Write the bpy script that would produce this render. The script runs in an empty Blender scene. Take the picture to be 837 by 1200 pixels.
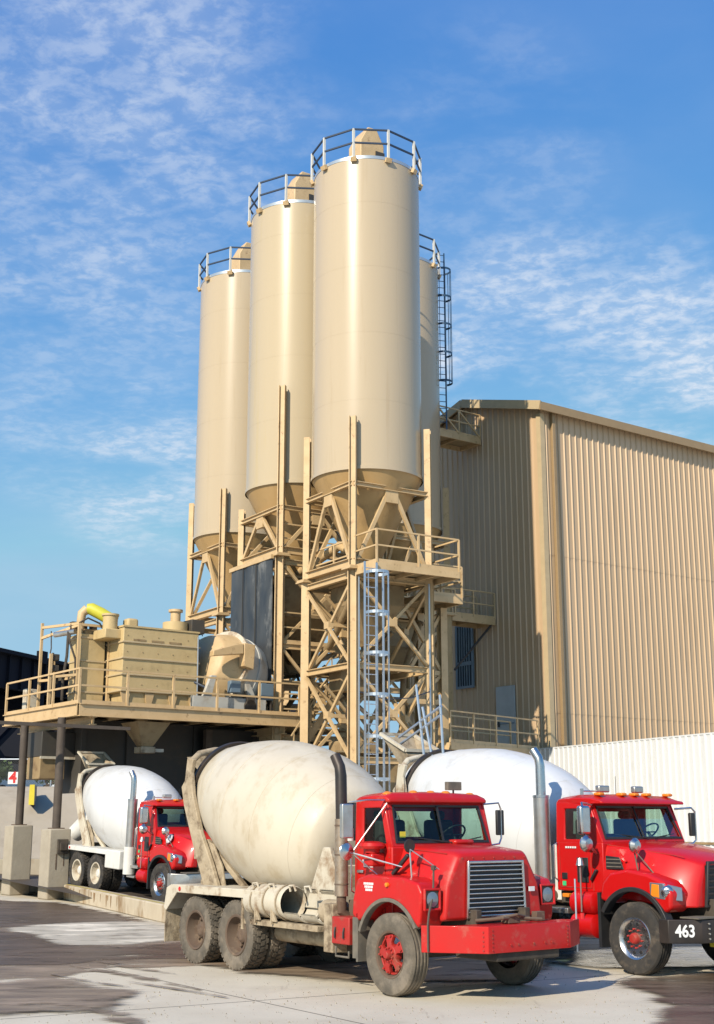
import bpy, math, random
from math import sin, cos, radians as R, pi, atan2, sqrt
from mathutils import Vector, Matrix
random.seed(7)
S = bpy.context.scene
COL = bpy.context.scene.collection

# ------------------------------------------------------------------ mesh builder
class MB:
    def __init__(s): s.v = []; s.f = []
    def add(s, vs, fs):
        o = len(s.v); s.v += [tuple(p) for p in vs]; s.f += [tuple(i + o for i in f) for f in fs]; return s
    def box(s, x0, x1, y0, y1, z0, z1):
        return s.add([(x0,y0,z0),(x1,y0,z0),(x1,y1,z0),(x0,y1,z0),(x0,y0,z1),(x1,y0,z1),(x1,y1,z1),(x0,y1,z1)],
                     [(0,3,2,1),(4,5,6,7),(0,1,5,4),(1,2,6,5),(2,3,7,6),(3,0,4,7)])
    def frame(s, p, q, up=(0,0,1)):
        p = Vector(p); q = Vector(q); d = (q - p).normalized(); up = Vector(up)
        if abs(d.dot(up)) > .98: up = Vector((1,0,0)) if abs(d.x) < .9 else Vector((0,1,0))
        a = d.cross(up).normalized(); b = a.cross(d).normalized(); return p, q, a, b
    def beam(s, p, q, w, h, up=(0,0,1)):
        p, q, a, b = s.frame(p, q, up); w /= 2; h /= 2
        vs = [o + a*i*w + b*j*h for o in (p, q) for i, j in ((-1,-1),(1,-1),(1,1),(-1,1))]
        return s.add(vs, [(0,3,2,1),(4,5,6,7),(0,1,5,4),(1,2,6,5),(2,3,7,6),(3,0,4,7)])
    def ibeam(s, p, q, w, h, t=.025, up=(0,0,1)):
        p, q, a, b = s.frame(p, q, up); w /= 2; h /= 2; k = t/2
        o = [(-w,-h),(w,-h),(w,-h+t),(k,-h+t),(k,h-t),(w,h-t),(w,h),(-w,h),(-w,h-t),(-k,h-t),(-k,-h+t),(-w,-h+t)]
        vs = [e + a*i + b*j for e in (p, q) for i, j in o]; n = 12
        fs = [(i, (i+1)%n, (i+1)%n+n, i+n) for i in range(n)]
        for g in ((0,1,2,3,10,11),(3,4,9,10),(4,5,6,7,8,9)): fs.append(tuple(reversed(g))); fs.append(tuple(i+n for i in g))
        return s.add(vs, fs)
    def cyl(s, p, q, r1, r2=None, n=16, caps=True):
        r2 = r1 if r2 is None else r2
        p, q, a, b = s.frame(p, q)
        vs = [p + (a*cos(t) + b*sin(t))*r1 for t in [2*pi*i/n for i in range(n)]] + [q + (a*cos(t) + b*sin(t))*r2 for t in [2*pi*i/n for i in range(n)]]
        fs = [(i, (i+1)%n, (i+1)%n+n, i+n) for i in range(n)]
        if caps: fs += [tuple(reversed(range(n))), tuple(range(n, 2*n))]
        return s.add(vs, fs)
    def lathe(s, prof, o=(0,0,0), ax=(0,0,1), n=32, a0=0, a1=2*pi):
        o = Vector(o); d = Vector(ax).normalized(); up = Vector((0,0,1)) if abs(d.z) < .9 else Vector((1,0,0))
        a = d.cross(up).normalized(); b = a.cross(d).normalized()
        full = abs(a1-a0-2*pi) < 1e-6; m = n if full else n+1
        vs = []
        for h, r in prof:
            for i in range(m):
                t = a0 + (a1-a0)*i/n; vs.append(o + d*h + (a*cos(t) + b*sin(t))*r)
        fs = []
        for k in range(len(prof)-1):
            for i in range(n):
                j = (i+1) % m; fs.append((k*m+i, k*m+j, (k+1)*m+j, (k+1)*m+i))
        return s.add(vs, fs)
    def tube(s, pts, r, n=8):
        pts = [Vector(p) for p in pts]; rings = []
        up = Vector((0,0,1))
        for i, p in enumerate(pts):
            d = (pts[min(i+1, len(pts)-1)] - pts[max(i-1, 0)]).normalized()
            if i == 0:
                u0 = up if abs(d.dot(up)) < .9 else Vector((1,0,0)); a = d.cross(u0).normalized()
            else: a = (a - d*a.dot(d)).normalized()
            b = a.cross(d).normalized(); rr = r[i] if isinstance(r, (list, tuple)) else r
            rings.append([p + (a*cos(2*pi*k/n) + b*sin(2*pi*k/n))*rr for k in range(n)])
        vs = [q for rg in rings for q in rg]; fs = []
        for i in range(len(pts)-1):
            for k in range(n): fs.append((i*n+k, i*n+(k+1)%n, (i+1)*n+(k+1)%n, (i+1)*n+k))
        fs += [tuple(reversed(range(n))), tuple(range((len(pts)-1)*n, len(pts)*n))]
        return s.add(vs, fs)
    def prism(s, pts, a, b, plane='xz'):
        n = len(pts)
        def P(u, v, w): return (u, w, v) if plane == 'xz' else ((u, v, w) if plane == 'xy' else (w, u, v))
        vs = [P(u, v, a) for u, v in pts] + [P(u, v, b) for u, v in pts]
        return s.add(vs, [(i, (i+1)%n, (i+1)%n+n, i+n) for i in range(n)] + [tuple(reversed(range(n))), tuple(range(n, 2*n))])
    def ring(s, outer, inner, t):
        """plate with a hole: matched outer / inner 3-D point loops, thickness vector t"""
        n = len(outer); t = Vector(t)
        vs = [Vector(p) for p in outer] + [Vector(p) for p in inner] + [Vector(p)+t for p in outer] + [Vector(p)+t for p in inner]
        fs = []
        for i in range(n):
            j = (i+1) % n
            fs += [(i, j, n+j, n+i), (2*n+i, 3*n+i, 3*n+j, 2*n+j), (i, 2*n+i, 2*n+j, j), (n+i, n+j, 3*n+j, 3*n+i)]
        return s.add(vs, fs)
    def loft(s, secs, close=True, caps=True):
        n = len(secs[0]); vs = [p for c in secs for p in c]; fs = []
        for k in range(len(secs)-1):
            for i in range(n if close else n-1):
                j = (i+1) % n; fs.append((k*n+i, k*n+j, (k+1)*n+j, (k+1)*n+i))
        if caps: fs += [tuple(reversed(range(n))), tuple(range((len(secs)-1)*n, len(secs)*n))]
        return s.add(vs, fs)
    def build(s, name, mat, parent=None, smooth=False, bevel=0, loc=None, rotz=None, seg=2, ang=35):
        me = bpy.data.meshes.new(name); me.from_pydata([tuple(v) for v in s.v], [], s.f); me.update()
        import bmesh
        bm = bmesh.new(); bm.from_mesh(me); bmesh.ops.recalc_face_normals(bm, faces=bm.faces); bm.to_mesh(me); bm.free()
        o = bpy.data.objects.new(name, me); COL.objects.link(o); me.materials.append(mat)
        if smooth or bevel:
            for p in me.polygons: p.use_smooth = True
            try: me.set_sharp_from_angle(angle=R(ang))
            except Exception: pass
        if bevel:
            b = o.modifiers.new('Bevel', 'BEVEL'); b.width = bevel; b.segments = seg; b.limit_method = 'ANGLE'; b.angle_limit = R(30)
        if parent: o.parent = parent
        if loc: o.location = loc
        if rotz is not None: o.rotation_euler = (0,0,rotz)
        return o

def tag(o, label=None, cat=None, group=None, kind=None):
    if label: o['label'] = label
    if cat: o['category'] = cat
    if group: o['group'] = group
    if kind: o['kind'] = kind
    return o
def empty(name, loc, rotz=0, label=None, cat=None, group=None, rot=None):
    o = bpy.data.objects.new(name, None); COL.objects.link(o); o.location = loc; o.rotation_euler = rot or (0,0,rotz)
    o.empty_display_size = .3
    return tag(o, label, cat, group)
def text_mesh(name, txt, size, mat, parent, loc, rot, depth=.004, sx=1.0, bold=.0):
    c = bpy.data.curves.new(name, 'FONT'); c.body = txt; c.size = size; c.extrude = depth; c.align_x = 'CENTER'; c.align_y = 'CENTER'; c.offset = bold
    t = bpy.data.objects.new(name+'_c', c); COL.objects.link(t)
    dg = bpy.context.evaluated_depsgraph_get(); me = bpy.data.meshes.new_from_object(t.evaluated_get(dg)); bpy.data.objects.remove(t)
    me.name = name; o = bpy.data.objects.new(name, me); COL.objects.link(o); me.materials.clear(); me.materials.append(mat)
    o.parent = parent; o.location = loc; o.rotation_euler = rot; o.scale = (sx,1,1); return o

# ------------------------------------------------------------------ materials
def mat(name, col, rough=.5, metal=0, col2=None, scale=3, amt=.5, dirt=None, dirt_amt=0, dirt_scale=1.5, dirt_thr=.55, stretch=(1,1,1), bump=0, bscale=20, coat=0, spec=.5, rvar=.1):
    m = bpy.data.materials.new(name); m.use_nodes = True; nt = m.node_tree; N = nt.nodes; Lk = nt.links
    b = N['Principled BSDF']; b.inputs['Roughness'].default_value = rough; b.inputs['Metallic'].default_value = metal
    b.inputs['Coat Weight'].default_value = coat; b.inputs['Coat Roughness'].default_value = .08; b.inputs['Specular IOR Level'].default_value = spec
    tc = N.new('ShaderNodeTexCoord'); mp = N.new('ShaderNodeMapping'); mp.inputs['Scale'].default_value = stretch
    Lk.new(tc.outputs['Object'], mp.inputs['Vector'])
    n1 = N.new('ShaderNodeTexNoise'); n1.inputs['Scale'].default_value = scale; n1.inputs['Detail'].default_value = 6; n1.inputs['Roughness'].default_value = .6
    Lk.new(mp.outputs['Vector'], n1.inputs['Vector'])
    c2 = col2 or tuple(c*.78 for c in col)
    mx = N.new('ShaderNodeMix'); mx.data_type = 'RGBA'; mx.inputs['A'].default_value = (*col,1); mx.inputs['B'].default_value = (*c2,1)
    mr = N.new('ShaderNodeMapRange'); mr.inputs['From Min'].default_value = .35; mr.inputs['From Max'].default_value = .7; mr.inputs['To Max'].default_value = amt
    Lk.new(n1.outputs['Fac'], mr.inputs['Value']); Lk.new(mr.outputs['Result'], mx.inputs['Factor'])
    out = mx.outputs['Result']
    if dirt:
        n2 = N.new('ShaderNodeTexNoise'); n2.inputs['Scale'].default_value = dirt_scale; n2.inputs['Detail'].default_value = 9; n2.inputs['Roughness'].default_value = .68
        Lk.new(mp.outputs['Vector'], n2.inputs['Vector'])
        r2 = N.new('ShaderNodeMapRange'); r2.inputs['From Min'].default_value = dirt_thr; r2.inputs['From Max'].default_value = dirt_thr+.15; r2.inputs['To Max'].default_value = dirt_amt
        Lk.new(n2.outputs['Fac'], r2.inputs['Value'])
        m2 = N.new('ShaderNodeMix'); m2.data_type = 'RGBA'; Lk.new(out, m2.inputs['A']); m2.inputs['B'].default_value = (*dirt,1); Lk.new(r2.outputs['Result'], m2.inputs['Factor'])
        out = m2.outputs['Result']
    Lk.new(out, b.inputs['Base Color'])
    rr = N.new('ShaderNodeMapRange'); rr.inputs['To Min'].default_value = max(.02, rough-rvar); rr.inputs['To Max'].default_value = min(1, rough+rvar)
    Lk.new(n1.outputs['Fac'], rr.inputs['Value']); Lk.new(rr.outputs['Result'], b.inputs['Roughness'])
    if bump:
        n3 = N.new('ShaderNodeTexNoise'); n3.inputs['Scale'].default_value = bscale; n3.inputs['Detail'].default_value = 5; Lk.new(tc.outputs['Object'], n3.inputs['Vector'])
        bp = N.new('ShaderNodeBump'); bp.inputs['Strength'].default_value = bump; bp.inputs['Distance'].default_value = .02
        Lk.new(n3.outputs['Fac'], bp.inputs['Height']); Lk.new(bp.outputs['Normal'], b.inputs['Normal'])
    return m
M = {}
M['silo'] = mat('silo_paint', (.53,.415,.275), .26, 0, (.485,.375,.24), .35, .7, dirt=(.42,.30,.17), dirt_amt=.5, dirt_scale=2.2, dirt_thr=.57, stretch=(1,1,.06), coat=.12, bump=.05, bscale=.8)
M['silo_y'] = mat('silo_paint_yellowed', (.53,.418,.27), .28, 0, (.49,.385,.23), .35, .7, dirt=(.52,.38,.15), dirt_amt=.45, dirt_scale=1.3, dirt_thr=.56, stretch=(1,1,.06), coat=.12, bump=.05, bscale=.8)
M['cone'] = mat('hopper_cone_paint', (.50,.32,.14), .5, 0, (.42,.26,.10), 1.2, .8, dirt=(.22,.13,.06), dirt_amt=.5, dirt_scale=2, stretch=(1,1,.3))
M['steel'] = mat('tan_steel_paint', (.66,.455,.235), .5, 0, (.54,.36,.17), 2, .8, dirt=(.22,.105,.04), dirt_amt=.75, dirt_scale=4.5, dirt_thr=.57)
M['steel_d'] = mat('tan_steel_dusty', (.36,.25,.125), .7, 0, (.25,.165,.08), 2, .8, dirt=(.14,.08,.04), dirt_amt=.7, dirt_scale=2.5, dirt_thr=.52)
M['grate'] = mat('deck_grating', (.42,.31,.17), .7, 0, (.33,.24,.13), 3, .8)
M['rail_w'] = mat('rail_post_white', (.7,.66,.58), .5)
M['rail_d'] = mat('rail_dark', (.035,.05,.08), .45)
M['blue_d'] = mat('ladder_dark_blue', (.03,.07,.13), .45)
M['galv'] = mat('galvanised', (.55,.6,.66), .38, .75, (.45,.5,.55), 8, .8)
M['galv_rim'] = mat('rim_metal', (.55,.58,.6), .35, .6)
M['clad'] = mat('tan_cladding', (.62,.43,.255), .38, 0, (.54,.37,.21), .5, .7, dirt=(.30,.18,.085), dirt_amt=.35, dirt_scale=.8, dirt_thr=.55, stretch=(1,1,.15))
M['trim'] = mat('brown_trim', (.36,.24,.12), .5)
M['trim_l'] = mat('pale_trim', (.56,.42,.24), .5)
M['roof'] = mat('roof_sheet', (.3,.2,.11), .5)
M['white_c'] = mat('white_cladding', (.72,.715,.70), .5, 0, (.66,.65,.63), 1, .6, dirt=(.5,.46,.38), dirt_amt=.5, dirt_scale=1.5, dirt_thr=.55, stretch=(1,1,.3))
M['panel_w'] = mat('white_panel', (.5,.52,.5), .5)
M['win_b'] = mat('blue_grey_frame', (.16,.22,.27), .5)
M['win_g'] = mat('dark_glass', (.03,.05,.07), .12)
M['collector'] = mat('collector_paint', (.60,.44,.215), .6, 0, (.52,.37,.17), 2, .8, dirt=(.36,.25,.12), dirt_amt=.5, dirt_scale=2, dirt_thr=.55, bump=.3, bscale=6)
M['yellow'] = mat('yellow_green_duct', (.62,.56,.04), .5, 0, (.45,.44,.05), 4, .7)
M['drum_mix'] = mat('mixer_drum_steel', (.55,.53,.47), .6, .0, (.45,.42,.36), 2, .8, dirt=(.3,.2,.1), dirt_amt=.5, dirt_scale=2)
M['curtain'] = mat('black_rubber_curtain', (.035,.038,.042), .45, 0, (.10,.10,.095), 1.2, .8, dirt=(.42,.4,.36), dirt_amt=.8, dirt_scale=.45, dirt_thr=.50, stretch=(1,1,.5))
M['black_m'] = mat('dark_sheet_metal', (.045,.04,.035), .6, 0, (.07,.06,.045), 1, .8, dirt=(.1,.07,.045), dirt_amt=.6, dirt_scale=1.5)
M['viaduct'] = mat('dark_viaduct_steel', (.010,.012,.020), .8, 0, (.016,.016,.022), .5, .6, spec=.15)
M['postd'] = mat('dark_brown_steel', (.10,.075,.055), .7, 0, (.06,.045,.035), 3, .8)
M['conc'] = mat('concrete', (.43,.37,.28), .85, 0, (.34,.285,.21), 1.5, .8, dirt=(.26,.18,.10), dirt_amt=.6, dirt_scale=1.2, dirt_thr=.56, bump=.3, bscale=14)
M['kerb'] = mat('kerb_concrete', (.60,.50,.36), .85, 0, (.50,.40,.27), 1.5, .8, dirt=(.24,.13,.04), dirt_amt=.85, dirt_scale=1.1, dirt_thr=.50, stretch=(1,1,.4), bump=.3, bscale=14)
M['kerb_r'] = mat('kerb_rust_stain', (.36,.22,.10), .85, 0, (.22,.12,.05), 5, .9)
M['kerb_y'] = mat('kerb_yellow_edge', (.55,.43,.10), .8, 0, (.42,.33,.12), 2, .8, dirt=(.4,.33,.22), dirt_amt=.8, dirt_scale=3, dirt_thr=.48)
M['bank'] = mat('concrete_bank', (.50,.42,.31), .9, 0, (.43,.355,.255), .8, .8, dirt=(.30,.23,.16), dirt_amt=.6, dirt_scale=.35, dirt_thr=.56, bump=.4, bscale=8)
M['asph'] = mat('asphalt', (.07,.055,.045), .6, 0, (.11,.085,.065), .8, .8, bump=.4, bscale=30)
M['red'] = mat('red_truck_paint', (.56,.005,.005), .40, 0, (.50,.008,.006), 2, .6, dirt=(.40,.06,.04), dirt_amt=.35, dirt_scale=5, dirt_thr=.57, coat=.35, spec=.35)
M['red_old'] = mat('red_faded_paint', (.56,.010,.008), .42, 0, (.48,.016,.012), 3, .8, dirt=(.44,.13,.09), dirt_amt=.5, dirt_scale=6, dirt_thr=.57, coat=.2, spec=.35)
M['red_dirty'] = mat('red_dirty_paint', (.42,.02,.015), .55, 0, (.38,.03,.02), 4, .8, dirt=(.20,.10,.06), dirt_amt=.7, dirt_scale=6, dirt_thr=.5)
M['drum_c'] = mat('cream_drum_paint', (.64,.56,.43), .48, 0, (.56,.475,.35), 1.3, .8, dirt=(.47,.37,.23), dirt_amt=.6, dirt_scale=2.6, dirt_thr=.50, stretch=(1,1,.6), coat=.1, bump=.12, bscale=9)
M['drum_w'] = mat('white_drum_paint', (.72,.71,.69), .38, 0, (.64,.625,.60), 1.5, .7, dirt=(.46,.42,.35), dirt_amt=.5, dirt_scale=2.2, dirt_thr=.54, stretch=(1,1,.6), coat=.15)
M['mud'] = mat('cement_caked_steel', (.48,.385,.26), .85, 0, (.32,.24,.15), 4, .9, dirt=(.11,.07,.04), dirt_amt=.8, dirt_scale=3.5, dirt_thr=.50, bump=.6, bscale=18)
M['mud_w'] = mat('dusty_white_steel', (.62,.55,.43), .7, 0, (.50,.42,.30), 3, .8, dirt=(.24,.13,.06), dirt_amt=.8, dirt_scale=3.0, dirt_thr=.51, bump=.2, bscale=15)
M['white_p'] = mat('white_truck_paint', (.74,.72,.67), .5, 0, (.66,.62,.55), 2, .7, dirt=(.45,.36,.25), dirt_amt=.5, dirt_scale=3)
M['tyre'] = mat('tyre_rubber', (.030,.028,.026), .85, 0, (.06,.05,.04), 6, .9, dirt=(.16,.125,.09), dirt_amt=.6, dirt_scale=4, dirt_thr=.5, bump=.3, bscale=40)
M['tyre_dusty'] = mat('tyre_rubber_dusty', (.10,.085,.065), .9, 0, (.19,.155,.115), 5, .9, dirt=(.27,.22,.165), dirt_amt=.7, dirt_scale=3, dirt_thr=.48, bump=.3, bscale=40)
M['rust'] = mat('rusty_brown', (.14,.10,.07), .85, 0, (.12,.07,.045), 6, .9, dirt=(.3,.22,.14), dirt_amt=.6, dirt_scale=5)
M['black'] = mat('black_plastic', (.018,.018,.02), .5, 0, (.035,.033,.03), 4, .8)
M['flare'] = mat('dusty_rubber_flare', (.20,.17,.13), .85, 0, (.10,.09,.075), 5, .9)
M['inside'] = mat('cab_interior', (.035,.035,.04), .8)
M['frame'] = mat('chassis_dark', (.035,.028,.022), .8, 0, (.11,.085,.06), 4, .8)
M['chrome'] = mat('chrome', (.66,.65,.63), .26, 1, (.5,.47,.43), 8, .7, rvar=.08)
M['alu'] = mat('brushed_alu', (.6,.58,.55), .32, .85, (.42,.38,.32), 5, .8)
M['heat'] = mat('perforated_heat_shield', (.42,.34,.26), .45, .6, (.28,.19,.12), 12, .9)
M['stack_black'] = mat('black_stack', (.03,.027,.025), .45, .3, (.07,.05,.04), 3, .8)
M['amber'] = mat('amber_lens', (.85,.25,.02), .25)
M['lens'] = mat('clear_lens', (.30,.33,.36), .12, .6)
M['green'] = mat('green_sticker', (.05,.55,.2), .6)
M['white_s'] = mat('white_marking', (.8,.8,.78), .6)
M['red_s'] = mat('red_marking', (.65,.02,.02), .6)
M['yel_s'] = mat('yellow_marking', (.75,.62,.05), .6)
M['leaf'] = mat('leaf_green', (.05,.09,.022), .6, 0, (.085,.12,.03), 3, .9)
M['bark'] = mat('bark', (.10,.07,.05), .9)
M['wet'] = mat('wet_concrete', (.075,.055,.04), .28, 0, (.14,.105,.075), 1.1, .9, bump=.15, bscale=25, rvar=.2)
M['damp'] = mat('damp_concrete', (.22,.17,.125), .5, 0, (.36,.30,.23), 1.2, .9, bump=.25, bscale=25, rvar=.15)
M['puddle'] = mat('puddle_painted_glints', (.12,.11,.10), .08, 0, (.4,.38,.35), 9, .9, bump=1.0, bscale=9, rvar=.05)

def glass(name, tint, refl=1.0):
    m = bpy.data.materials.new(name); m.use_nodes = True; nt = m.node_tree; nt.nodes.clear(); N = nt.nodes
    o = N.new('ShaderNodeOutputMaterial'); t = N.new('ShaderNodeBsdfTransparent'); t.inputs[0].default_value = (*tint,1)
    g = N.new('ShaderNodeBsdfGlossy'); g.inputs['Roughness'].default_value = .03; g.inputs['Color'].default_value = (.9,.95,1,1)
    f = N.new('ShaderNodeFresnel'); f.inputs[0].default_value = 1.5
    mu = N.new('ShaderNodeMath'); mu.operation = 'MULTIPLY_ADD'; mu.inputs[1].default_value = refl; mu.inputs[2].default_value = .03
    mx = N.new('ShaderNodeMixShader'); nt.links.new(f.outputs[0], mu.inputs[0]); nt.links.new(mu.outputs[0], mx.inputs[0])
    nt.links.new(t.outputs[0], mx.inputs[1]); nt.links.new(g.outputs[0], mx.inputs[2]); nt.links.new(mx.outputs[0], o.inputs[0]); return m
M['glass'] = glass('cab_glass', (.58,.74,.66), .12)

# chain link (real wires are sub-pixel; holes made by transparency of the mesh pattern)
def chain():
    m = bpy.data.materials.new('chain_link'); m.use_nodes = True; nt = m.node_tree; N = nt.nodes; Lk = nt.links
    b = N['Principled BSDF']; b.inputs['Base Color'].default_value = (.2,.21,.22,1)
    tc = N.new('ShaderNodeTexCoord'); mp = N.new('ShaderNodeMapping'); mp.inputs['Rotation'].default_value = (0, R(45), 0); mp.inputs['Scale'].default_value = (12,12,12)
    Lk.new(tc.outputs['Object'], mp.inputs[0]); sp = N.new('ShaderNodeSeparateXYZ'); Lk.new(mp.outputs[0], sp.inputs[0])
    ou = []
    for k in ('X','Z'):
        fr = N.new('ShaderNodeMath'); fr.operation = 'FRACT'; Lk.new(sp.outputs[k], fr.inputs[0])
        lt = N.new('ShaderNodeMath'); lt.operation = 'LESS_THAN'; lt.inputs[1].default_value = .05; Lk.new(fr.outputs[0], lt.inputs[0]); ou.append(lt)
    mm = N.new('ShaderNodeMath'); mm.operation = 'MAXIMUM'; Lk.new(ou[0].outputs[0], mm.inputs[0]); Lk.new(ou[1].outputs[0], mm.inputs[1])
    Lk.new(mm.outputs[0], b.inputs['Alpha']); return m
M['chain'] = chain()

# ground: pale concrete with joints, tyre dust, patchy tone
def ground_mat():
    m = bpy.data.materials.new('yard_concrete'); m.use_nodes = True; nt = m.node_tree; N = nt.nodes; Lk = nt.links
    b = N['Principled BSDF']; b.inputs['Roughness'].default_value = .8
    tc = N.new('ShaderNodeTexCoord')
    def noise(sc, det=8, ro=.6, st=(1,1,1)):
        mp = N.new('ShaderNodeMapping'); mp.inputs['Scale'].default_value = st; Lk.new(tc.outputs['Object'], mp.inputs[0])
        n = N.new('ShaderNodeTexNoise'); n.inputs['Scale'].default_value = sc; n.inputs['Detail'].default_value = det; n.inputs['Roughness'].default_value = ro; Lk.new(mp.outputs[0], n.inputs['Vector']); return n
    def rng(n, a, c, t0=0, t1=1):
        r = N.new('ShaderNodeMapRange'); r.inputs['From Min'].default_value = a; r.inputs['From Max'].default_value = c; r.inputs['To Min'].default_value = t0; r.inputs['To Max'].default_value = t1
        Lk.new(n.outputs[0], r.inputs['Value']); return r
    def mix(a, c, f):
        x = N.new('ShaderNodeMix'); x.data_type = 'RGBA'
        if isinstance(a, tuple): x.inputs['A'].default_value = (*a,1)
        else: Lk.new(a, x.inputs['A'])
        x.inputs['B'].default_value = (*c,1); Lk.new(f.outputs[0], x.inputs['Factor']); return x.outputs['Result']
    c = mix((.70,.61,.465), (.62,.53,.395), rng(noise(.6), .4, .65))
    c = mix(c, (.42,.35,.26), rng(noise(.25, 10, .7), .55, .72, 0, .7))
    c = mix(c, (.30,.24,.18), rng(noise(9, 4, .6), .66, .74, 0, .5))
    c = mix(c, (.22,.17,.125), rng(noise(1.6, 9, .7, (1,.12,1)), .63, .70, 0, .45))
    Lk.new(c, b.inputs['Base Color'])
    bp = N.new('ShaderNodeBump'); bp.inputs['Strength'].default_value = .35; bp.inputs['Distance'].default_value = .01; Lk.new(noise(35,6).outputs[0], bp.inputs['Height']); Lk.new(bp.outputs[0], b.inputs['Normal'])
    return m
M['ground'] = ground_mat()

# ------------------------------------------------------------------ camera, world, sun
cam = bpy.data.cameras.new('Camera'); co = bpy.data.objects.new('Camera', cam); COL.objects.link(co); S.camera = co
cam.sensor_fit = 'VERTICAL'; cam.sensor_height = 36; cam.lens = 36*1516/1200; cam.clip_end = 3000; cam.clip_start = .1
co.location = (0,0,2.2); co.rotation_euler = (R(90+13.5), 0, 0)
SUN_EL, SUN_AZ = 33, 31           # elevation; degrees left of straight behind the camera
sd = Vector((-sin(R(SUN_AZ))*cos(R(SUN_EL)), -cos(R(SUN_AZ))*cos(R(SUN_EL)), sin(R(SUN_EL))))
sl = bpy.data.lights.new('Sun', 'SUN'); sl.energy = 5.0; sl.angle = R(.5); sl.color = (1,.915,.77)
so = bpy.data.objects.new('Sun', sl); COL.objects.link(so); so.rotation_euler = sd.to_track_quat('Z','Y').to_euler(); so.location = (-20,-20,40)
w = bpy.data.worlds.new('World'); S.world = w; w.use_nodes = True; nt = w.node_tree; N = nt.nodes; Lk = nt.links
bg = N['Background']; bg.inputs['Strength'].default_value = .08
sky = N.new('ShaderNodeTexSky'); sky.sky_type = 'NISHITA'; sky.sun_disc = False; sky.sun_elevation = R(SUN_EL); sky.sun_rotation = atan2(sd.x, sd.y); sky.air_density = 1.0; sky.dust_density = .2; sky.ozone_density = 2.5
tc = N.new('ShaderNodeTexCoord'); sep = N.new('ShaderNodeSeparateXYZ'); Lk.new(tc.outputs['Generated'], sep.inputs[0])
def math(op, a, b=None, c=None, clamp=False):
    x = N.new('ShaderNodeMath'); x.operation = op; x.use_clamp = clamp
    for i, v in enumerate((a, b, c)):
        if v is None: continue
        if isinstance(v, (int, float)): x.inputs[i].default_value = v
        else: Lk.new(v, x.inputs[i])
    return x.outputs[0]
zz = math('ADD', math('MAXIMUM', sep.outputs['Z'], 0), .12)
cx = math('DIVIDE', sep.outputs['X'], zz); cy = math('DIVIDE', sep.outputs['Y'], zz)
cb = N.new('ShaderNodeCombineXYZ'); Lk.new(cx, cb.inputs[0]); Lk.new(cy, cb.inputs[1])
def wn(scale, det, ro, dist=0, st=(1,1,1), rz=0):
    mp = N.new('ShaderNodeMapping'); mp.inputs['Scale'].default_value = st; mp.inputs['Rotation'].default_value = (0,0,rz); Lk.new(cb.outputs[0], mp.inputs[0])
    n = N.new('ShaderNodeTexNoise'); n.inputs['Scale'].default_value = scale; n.inputs['Detail'].default_value = det; n.inputs['Roughness'].default_value = ro; n.inputs['Distortion'].default_value = dist
    Lk.new(mp.outputs[0], n.inputs['Vector']); return n.outputs['Fac']
def mrange(v, a, b, t0=0., t1=1.):
    x = N.new('ShaderNodeMapRange'); x.interpolation_type = 'SMOOTHSTEP'
    for k, q in zip(('From Min','From Max','To Min','To Max'), (a,b,t0,t1)): x.inputs[k].default_value = q
    Lk.new(v, x.inputs['Value']); return x.outputs['Result']
def blob(px, py, inner, outer):   # soft region round one direction of the sky
    P = R(13.5); a = (px-418.5)/1516; b = -(py-600)/1516
    d = Vector((a, cos(P)-b*sin(P), sin(P)+b*cos(P))).normalized()
    vm = N.new('ShaderNodeVectorMath'); vm.operation = 'DOT_PRODUCT'; vm.inputs[1].default_value = d; Lk.new(tc.outputs['Generated'], vm.inputs[0])
    return mrange(vm.outputs['Value'], cos(R(outer)), cos(R(inner)))
fine = wn(27, 7, .62, .25, (1.0,1.1,1), .5); soft = wn(2.6, 6, .55, .3, (1,1.3,1), .3)
puff = mrange(fine, .38, .66)
regs = [(120,170,3,12,.52),(40,300,1,7,.42),(640,430,2,7.5,.85),(800,420,2,6.5,.85),(170,545,1,5,.7),(60,500,1,4,.35),(560,470,1,5,.9),(560,190,2,7,.2),(790,540,1,6,.8)]
tot = None
for px, py, i, o, k in regs:
    v = math('MULTIPLY', blob(px, py, i, o), k); tot = v if tot is None else math('MAXIMUM', tot, v)
dens = math('MULTIPLY', math('MULTIPLY', tot, mrange(soft, .32, .60)), math('ADD', math('MULTIPLY', puff, .65), .30), clamp=True)
haze0 = math('ADD', dens, math('MULTIPLY', mrange(soft, .35, .75), .06), clamp=True)
mx = N.new('ShaderNodeMix'); mx.data_type = 'RGBA'; mx.inputs['B'].default_value = (9.6,10.4,11.6,1)
sr = N.new('ShaderNodeSeparateColor'); Lk.new(sky.outputs[0], sr.inputs[0]); sc_ = N.new('ShaderNodeCombineColor')
for k, (p_, k_, cap) in enumerate(((1.30,1.15,4.2),(.84,2.25,7.2),(.28,6.2,9.6))):   # clear, polarised-looking air
    Lk.new(math('MINIMUM', math('MULTIPLY', math('POWER', sr.outputs[k], p_), k_), cap), sc_.inputs[k])
Lk.new(sc_.outputs[0], mx.inputs['A']); Lk.new(haze0, mx.inputs['Factor']); Lk.new(mx.outputs['Result'], bg.inputs['Color'])
S.view_settings.view_transform = 'Standard'; S.view_settings.look = 'None'; S.view_settings.gamma = 1; S.view_settings.exposure = 0

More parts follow.
